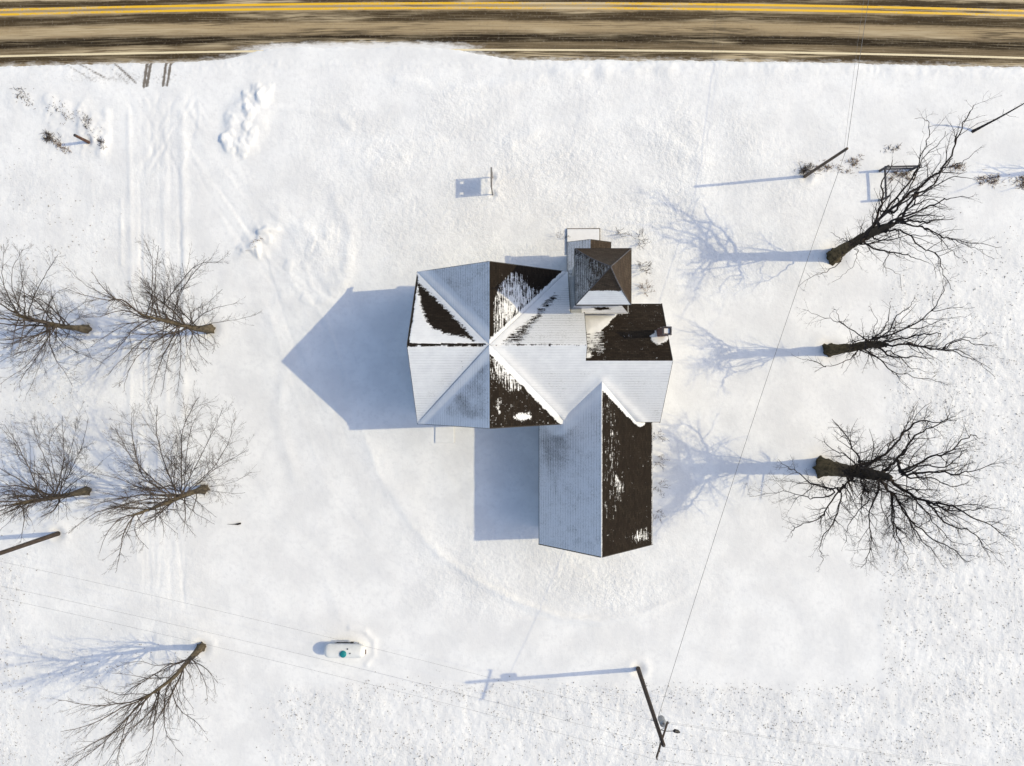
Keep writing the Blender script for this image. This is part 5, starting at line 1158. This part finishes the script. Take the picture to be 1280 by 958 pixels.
# ------------------------------------------------------------------ shrubs, weeds, stick, stubble
def shrub(c, r, h, n, label, mat, seed, name='bare_shrub', cat='shrub', group=None, thick=.020, style=None):
    rng = random.Random(seed); x, y = c; z = gz(x, y)-.06; tb = Tubes()
    root_o = None
    st = style or dict(lv=[(3.2, .45, .7, .15), (4.0, .5, .3, .1)], t0=[.25, .2], ang=(20, 55), lift=.15, up=.05, kink=.28, rmin=.010, rk=.010)
    for i in range(int(n*1.7)):
        a = rng.uniform(0, 2*PI); q = r*math.sqrt(rng.random())*.45
        p = (x+q*math.cos(a), y+q*math.sin(a), z); a2 = a+rng.uniform(-.6, .6); sp_ = rng.uniform(.2, .9)*r/h
        dr = norm3((math.cos(a2)*sp_, math.sin(a2)*sp_, 1)); L_ = h*rng.uniform(.6, 1.15)
        cp = branch_path(rng, p, dr, L_, 5, .16, -.02); cr = [thick*(1-.7*k/5) for k in range(6)]
        tb.add(cp, cr, 3); spawn(tb, rng, cp, cr, 0, st)
    o = tb.build(name, mat)
    return tag(o, label, cat, group)
def weeds(c, rx, ry, n, label, mat, seed, h=.4, group='weed patches poking through the snow', rot=0):
    rng = random.Random(seed); tb = Tubes(); cs, sn = math.cos(rot), math.sin(rot); XY = []
    sub = [(rng.uniform(-.8, .8), rng.uniform(-.8, .8), rng.uniform(.15, .45)) for _ in range(7)]
    for i in range(int(n*1.15)):
        a = rng.uniform(0, 2*PI); q = abs(rng.gauss(0, .55)); u, v = q*math.cos(a), q*math.sin(a)
        if i % 3: k = rng.choice(sub); u, v = k[0]+u*k[2], k[1]+v*k[2]
        u *= rx; v *= ry; XY.append((c[0]+u*cs-v*sn, c[1]+u*sn+v*cs))
    A = np.array(XY); Z = ground_height(A[:, :1], A[:, 1:])[:, 0]
    for (x, y), z in zip(XY, Z):
        L_ = h*rng.uniform(.4, 1.2); a2 = rng.uniform(0, 2*PI); k = rng.uniform(.3, 1.8)
        cp = branch_path(rng, (x, y, float(z)-.03), norm3((math.cos(a2)*k, math.sin(a2)*k, 1)), L_, 3, .25, -.12)
        tb.add(cp, [.016, .015, .013, .006], 3)
    o = tb.build('weed_clump', mat); return tag(o, label, 'weeds', group)
GS = 'leafless shrubs round the tower and east wall'
shrub(g(800, 300), .9, 1.3, 9, 'sparse leafless shrub by the tower, nearest the road', M['weed_dark'], 41, group=GS)
shrub(g(775, 293), .6, .9, 6, 'small twiggy shrub just right of the snow-covered stoop', M['weed_dark'], 42, group=GS)
shrub(g(803, 335), .8, 1.5, 8, 'twiggy shrub right of the tower wall at mid height of the tower', M['weed_dark'], 43, group=GS)
shrub(g(806, 362), .8, 1.2, 10, 'reddish shrub in the corner between tower and east wing', M['weed'], 44, group=GS, thick=.014)
shrub(g(703, 297), .45, .8, 5, 'tiny twig bunch left of the snow-covered stoop', M['weed_dark'], 45, group=GS, thick=.013)
for i, (px_, py_, h_, lb) in enumerate(((821, 545, .9, 'topmost clump of dry stalks along the long dark roof edge'), (822, 575, 1.1, 'second clump from the top of dry stalks along the long dark roof'), (823, 608, 1.1, 'third clump from the top of dry stalks along the long dark roof'), (821, 642, .8, 'lowest clump of dry stalks along the long dark roof edge'))):
    shrub((g(px_, py_)[0], g(px_, py_)[1]), .7, h_, 8, lb, M['weed_dark'], 50+i, 'dry_stalks', 'stalks', GS, .014)
weeds(g(1003, 214), .8, .7, 110, 'dense dark weed clump round the foot of the grey service pole', M['weed_dark'], 61, .55)
weeds(g(1035, 212), 1.9, .6, 170, 'thin reddish weeds stretching right from the service pole', M['weed'], 62, .3)
weeds(g(1066, 205), .5, .5, 60, 'small brown grass tuft between service pole and rail fence', M['weed'], 63, .35)
weeds(g(1122, 222), 1.2, .45, 170, 'brown grass patch under the rail fence', M['weed'], 64, .35)
weeds(g(1112, 190), .9, .5, 40, 'dark seed-head weeds above the rail fence', M['weed_dark'], 65, .35)
weeds(g(1190, 212), .8, .35, 110, 'brown grass strip among the leaning tree branch tips', M['weed'], 66, .3)
weeds(g(1235, 229), 1.5, .5, 170, 'brown grass strip right of the leaning tree', M['weed'], 67, .35)
weeds(g(1271, 232), .8, .6, 140, 'thick brown grass tuft at the right frame edge', M['weed'], 68, .4)
weeds(g(62, 172), .8, .5, 130, 'dark brown weed clump left of the stub post', M['weed_dark'], 71, .4, rot=-.5)
weeds(g(75, 183), .9, .35, 80, 'reddish weeds below and left of the stub post', M['weed'], 72, .3, rot=-.6)
weeds(g(110, 155), 1.5, .6, 100, 'dark weeds along the snow bank right of the stub post', M['weed_dark'], 73, .25, rot=-.9)
weeds(g(127, 180), .7, .3, 70, 'dark weed line on the bank edge beside the driveway', M['weed_dark'], 74, .25, rot=-1.1)
weeds(g(75, 138), 2.4, .8, 90, 'scattered weeds on the ploughed bank near the road', M['weed_dark'], 75, .22, rot=-.5)
weeds(g(27, 120), 1.2, .7, 80, 'brown weeds at the upper left corner below the road', M['weed_dark'], 76, .28, rot=-.3)
weeds(g(549, 841), .001, .001, 1, 'single dry stem by the shadow tip of the pole', M['weed_dark'], 77, .3)
weeds(g(318, 303), 1.0, .4, 26, 'few brown weeds on the lumpy snow heap below the driveway bend', M['weed'], 78, .2, rot=.7)
rng = random.Random(5); x, y = g(296, 656)
tb = Tubes(); tb.add([(x+.25, y+.05, .17), (x, y, .2), (x-.3, y-.03, .17), (x-.9, y-.02, .16)], [.07, .08, .03, .01], 6)
tag(tb.build('fallen_stick', M['bark_dark']), 'short dark fallen stick on the snow right of the round-crowned tree', 'stick')

def stubble():
    rng = np.random.RandomState(9); N_ = 210000
    X = rng.uniform(-44, 44, N_); Y = rng.uniform(-34, 26, N_)
    f_ = field(X, Y); cl_ = fbm(X*.55+4, Y*.4, 2); c2 = fbm(X*1.6+4, Y*1.2, 2)
    keep = rng.rand(N_) < .62*f_*np.clip(.38+.9*cl_+1.1*c2, 0, 1)
    # the sharp line of weeds where yard meets field
    M1 = 900; X2 = np.concatenate([g(430, 0)[0]+rng.rand(M1)*44.5, np.full(160, g(1106, 0)[0])+rng.randn(160)*.25]); Y2 = np.concatenate([g(0, 862)[1]+rng.randn(M1)*.42, g(0, 700)[1]-rng.rand(160)*10.5])
    X = np.concatenate([X[keep], X2]); Y = np.concatenate([Y[keep], Y2]); n = len(X)
    Z = ground_height(X[:, None], Y[:, None])[:, 0]
    V = []; F = []
    for i in range(n):
        s = .020+.050*rng.rand()**2.2; k = 5; b = len(V); a0 = rng.rand()*6
        for j in range(k): V.append((X[i]+s*math.cos(a0+j*2*PI/k)*(.6+.8*rng.rand()), Y[i]+s*math.sin(a0+j*2*PI/k)*(.6+.8*rng.rand()), Z[i]-.03))
        V.append((X[i]+s*(rng.rand()-.5), Y[i]+s*(rng.rand()-.5), Z[i]+.02+s*rng.uniform(.5, 1.6)))
        for j in range(k): F.append((b+j, b+(j+1) % k, b+k))
    o = np_mesh('field_stubble', np.array(V), [np.array(F)], M['stubble'], None, False)
    tag(o, 'dark stubble and soil clods poking through the snow of the field', 'stubble', kind='stuff')
stubble()
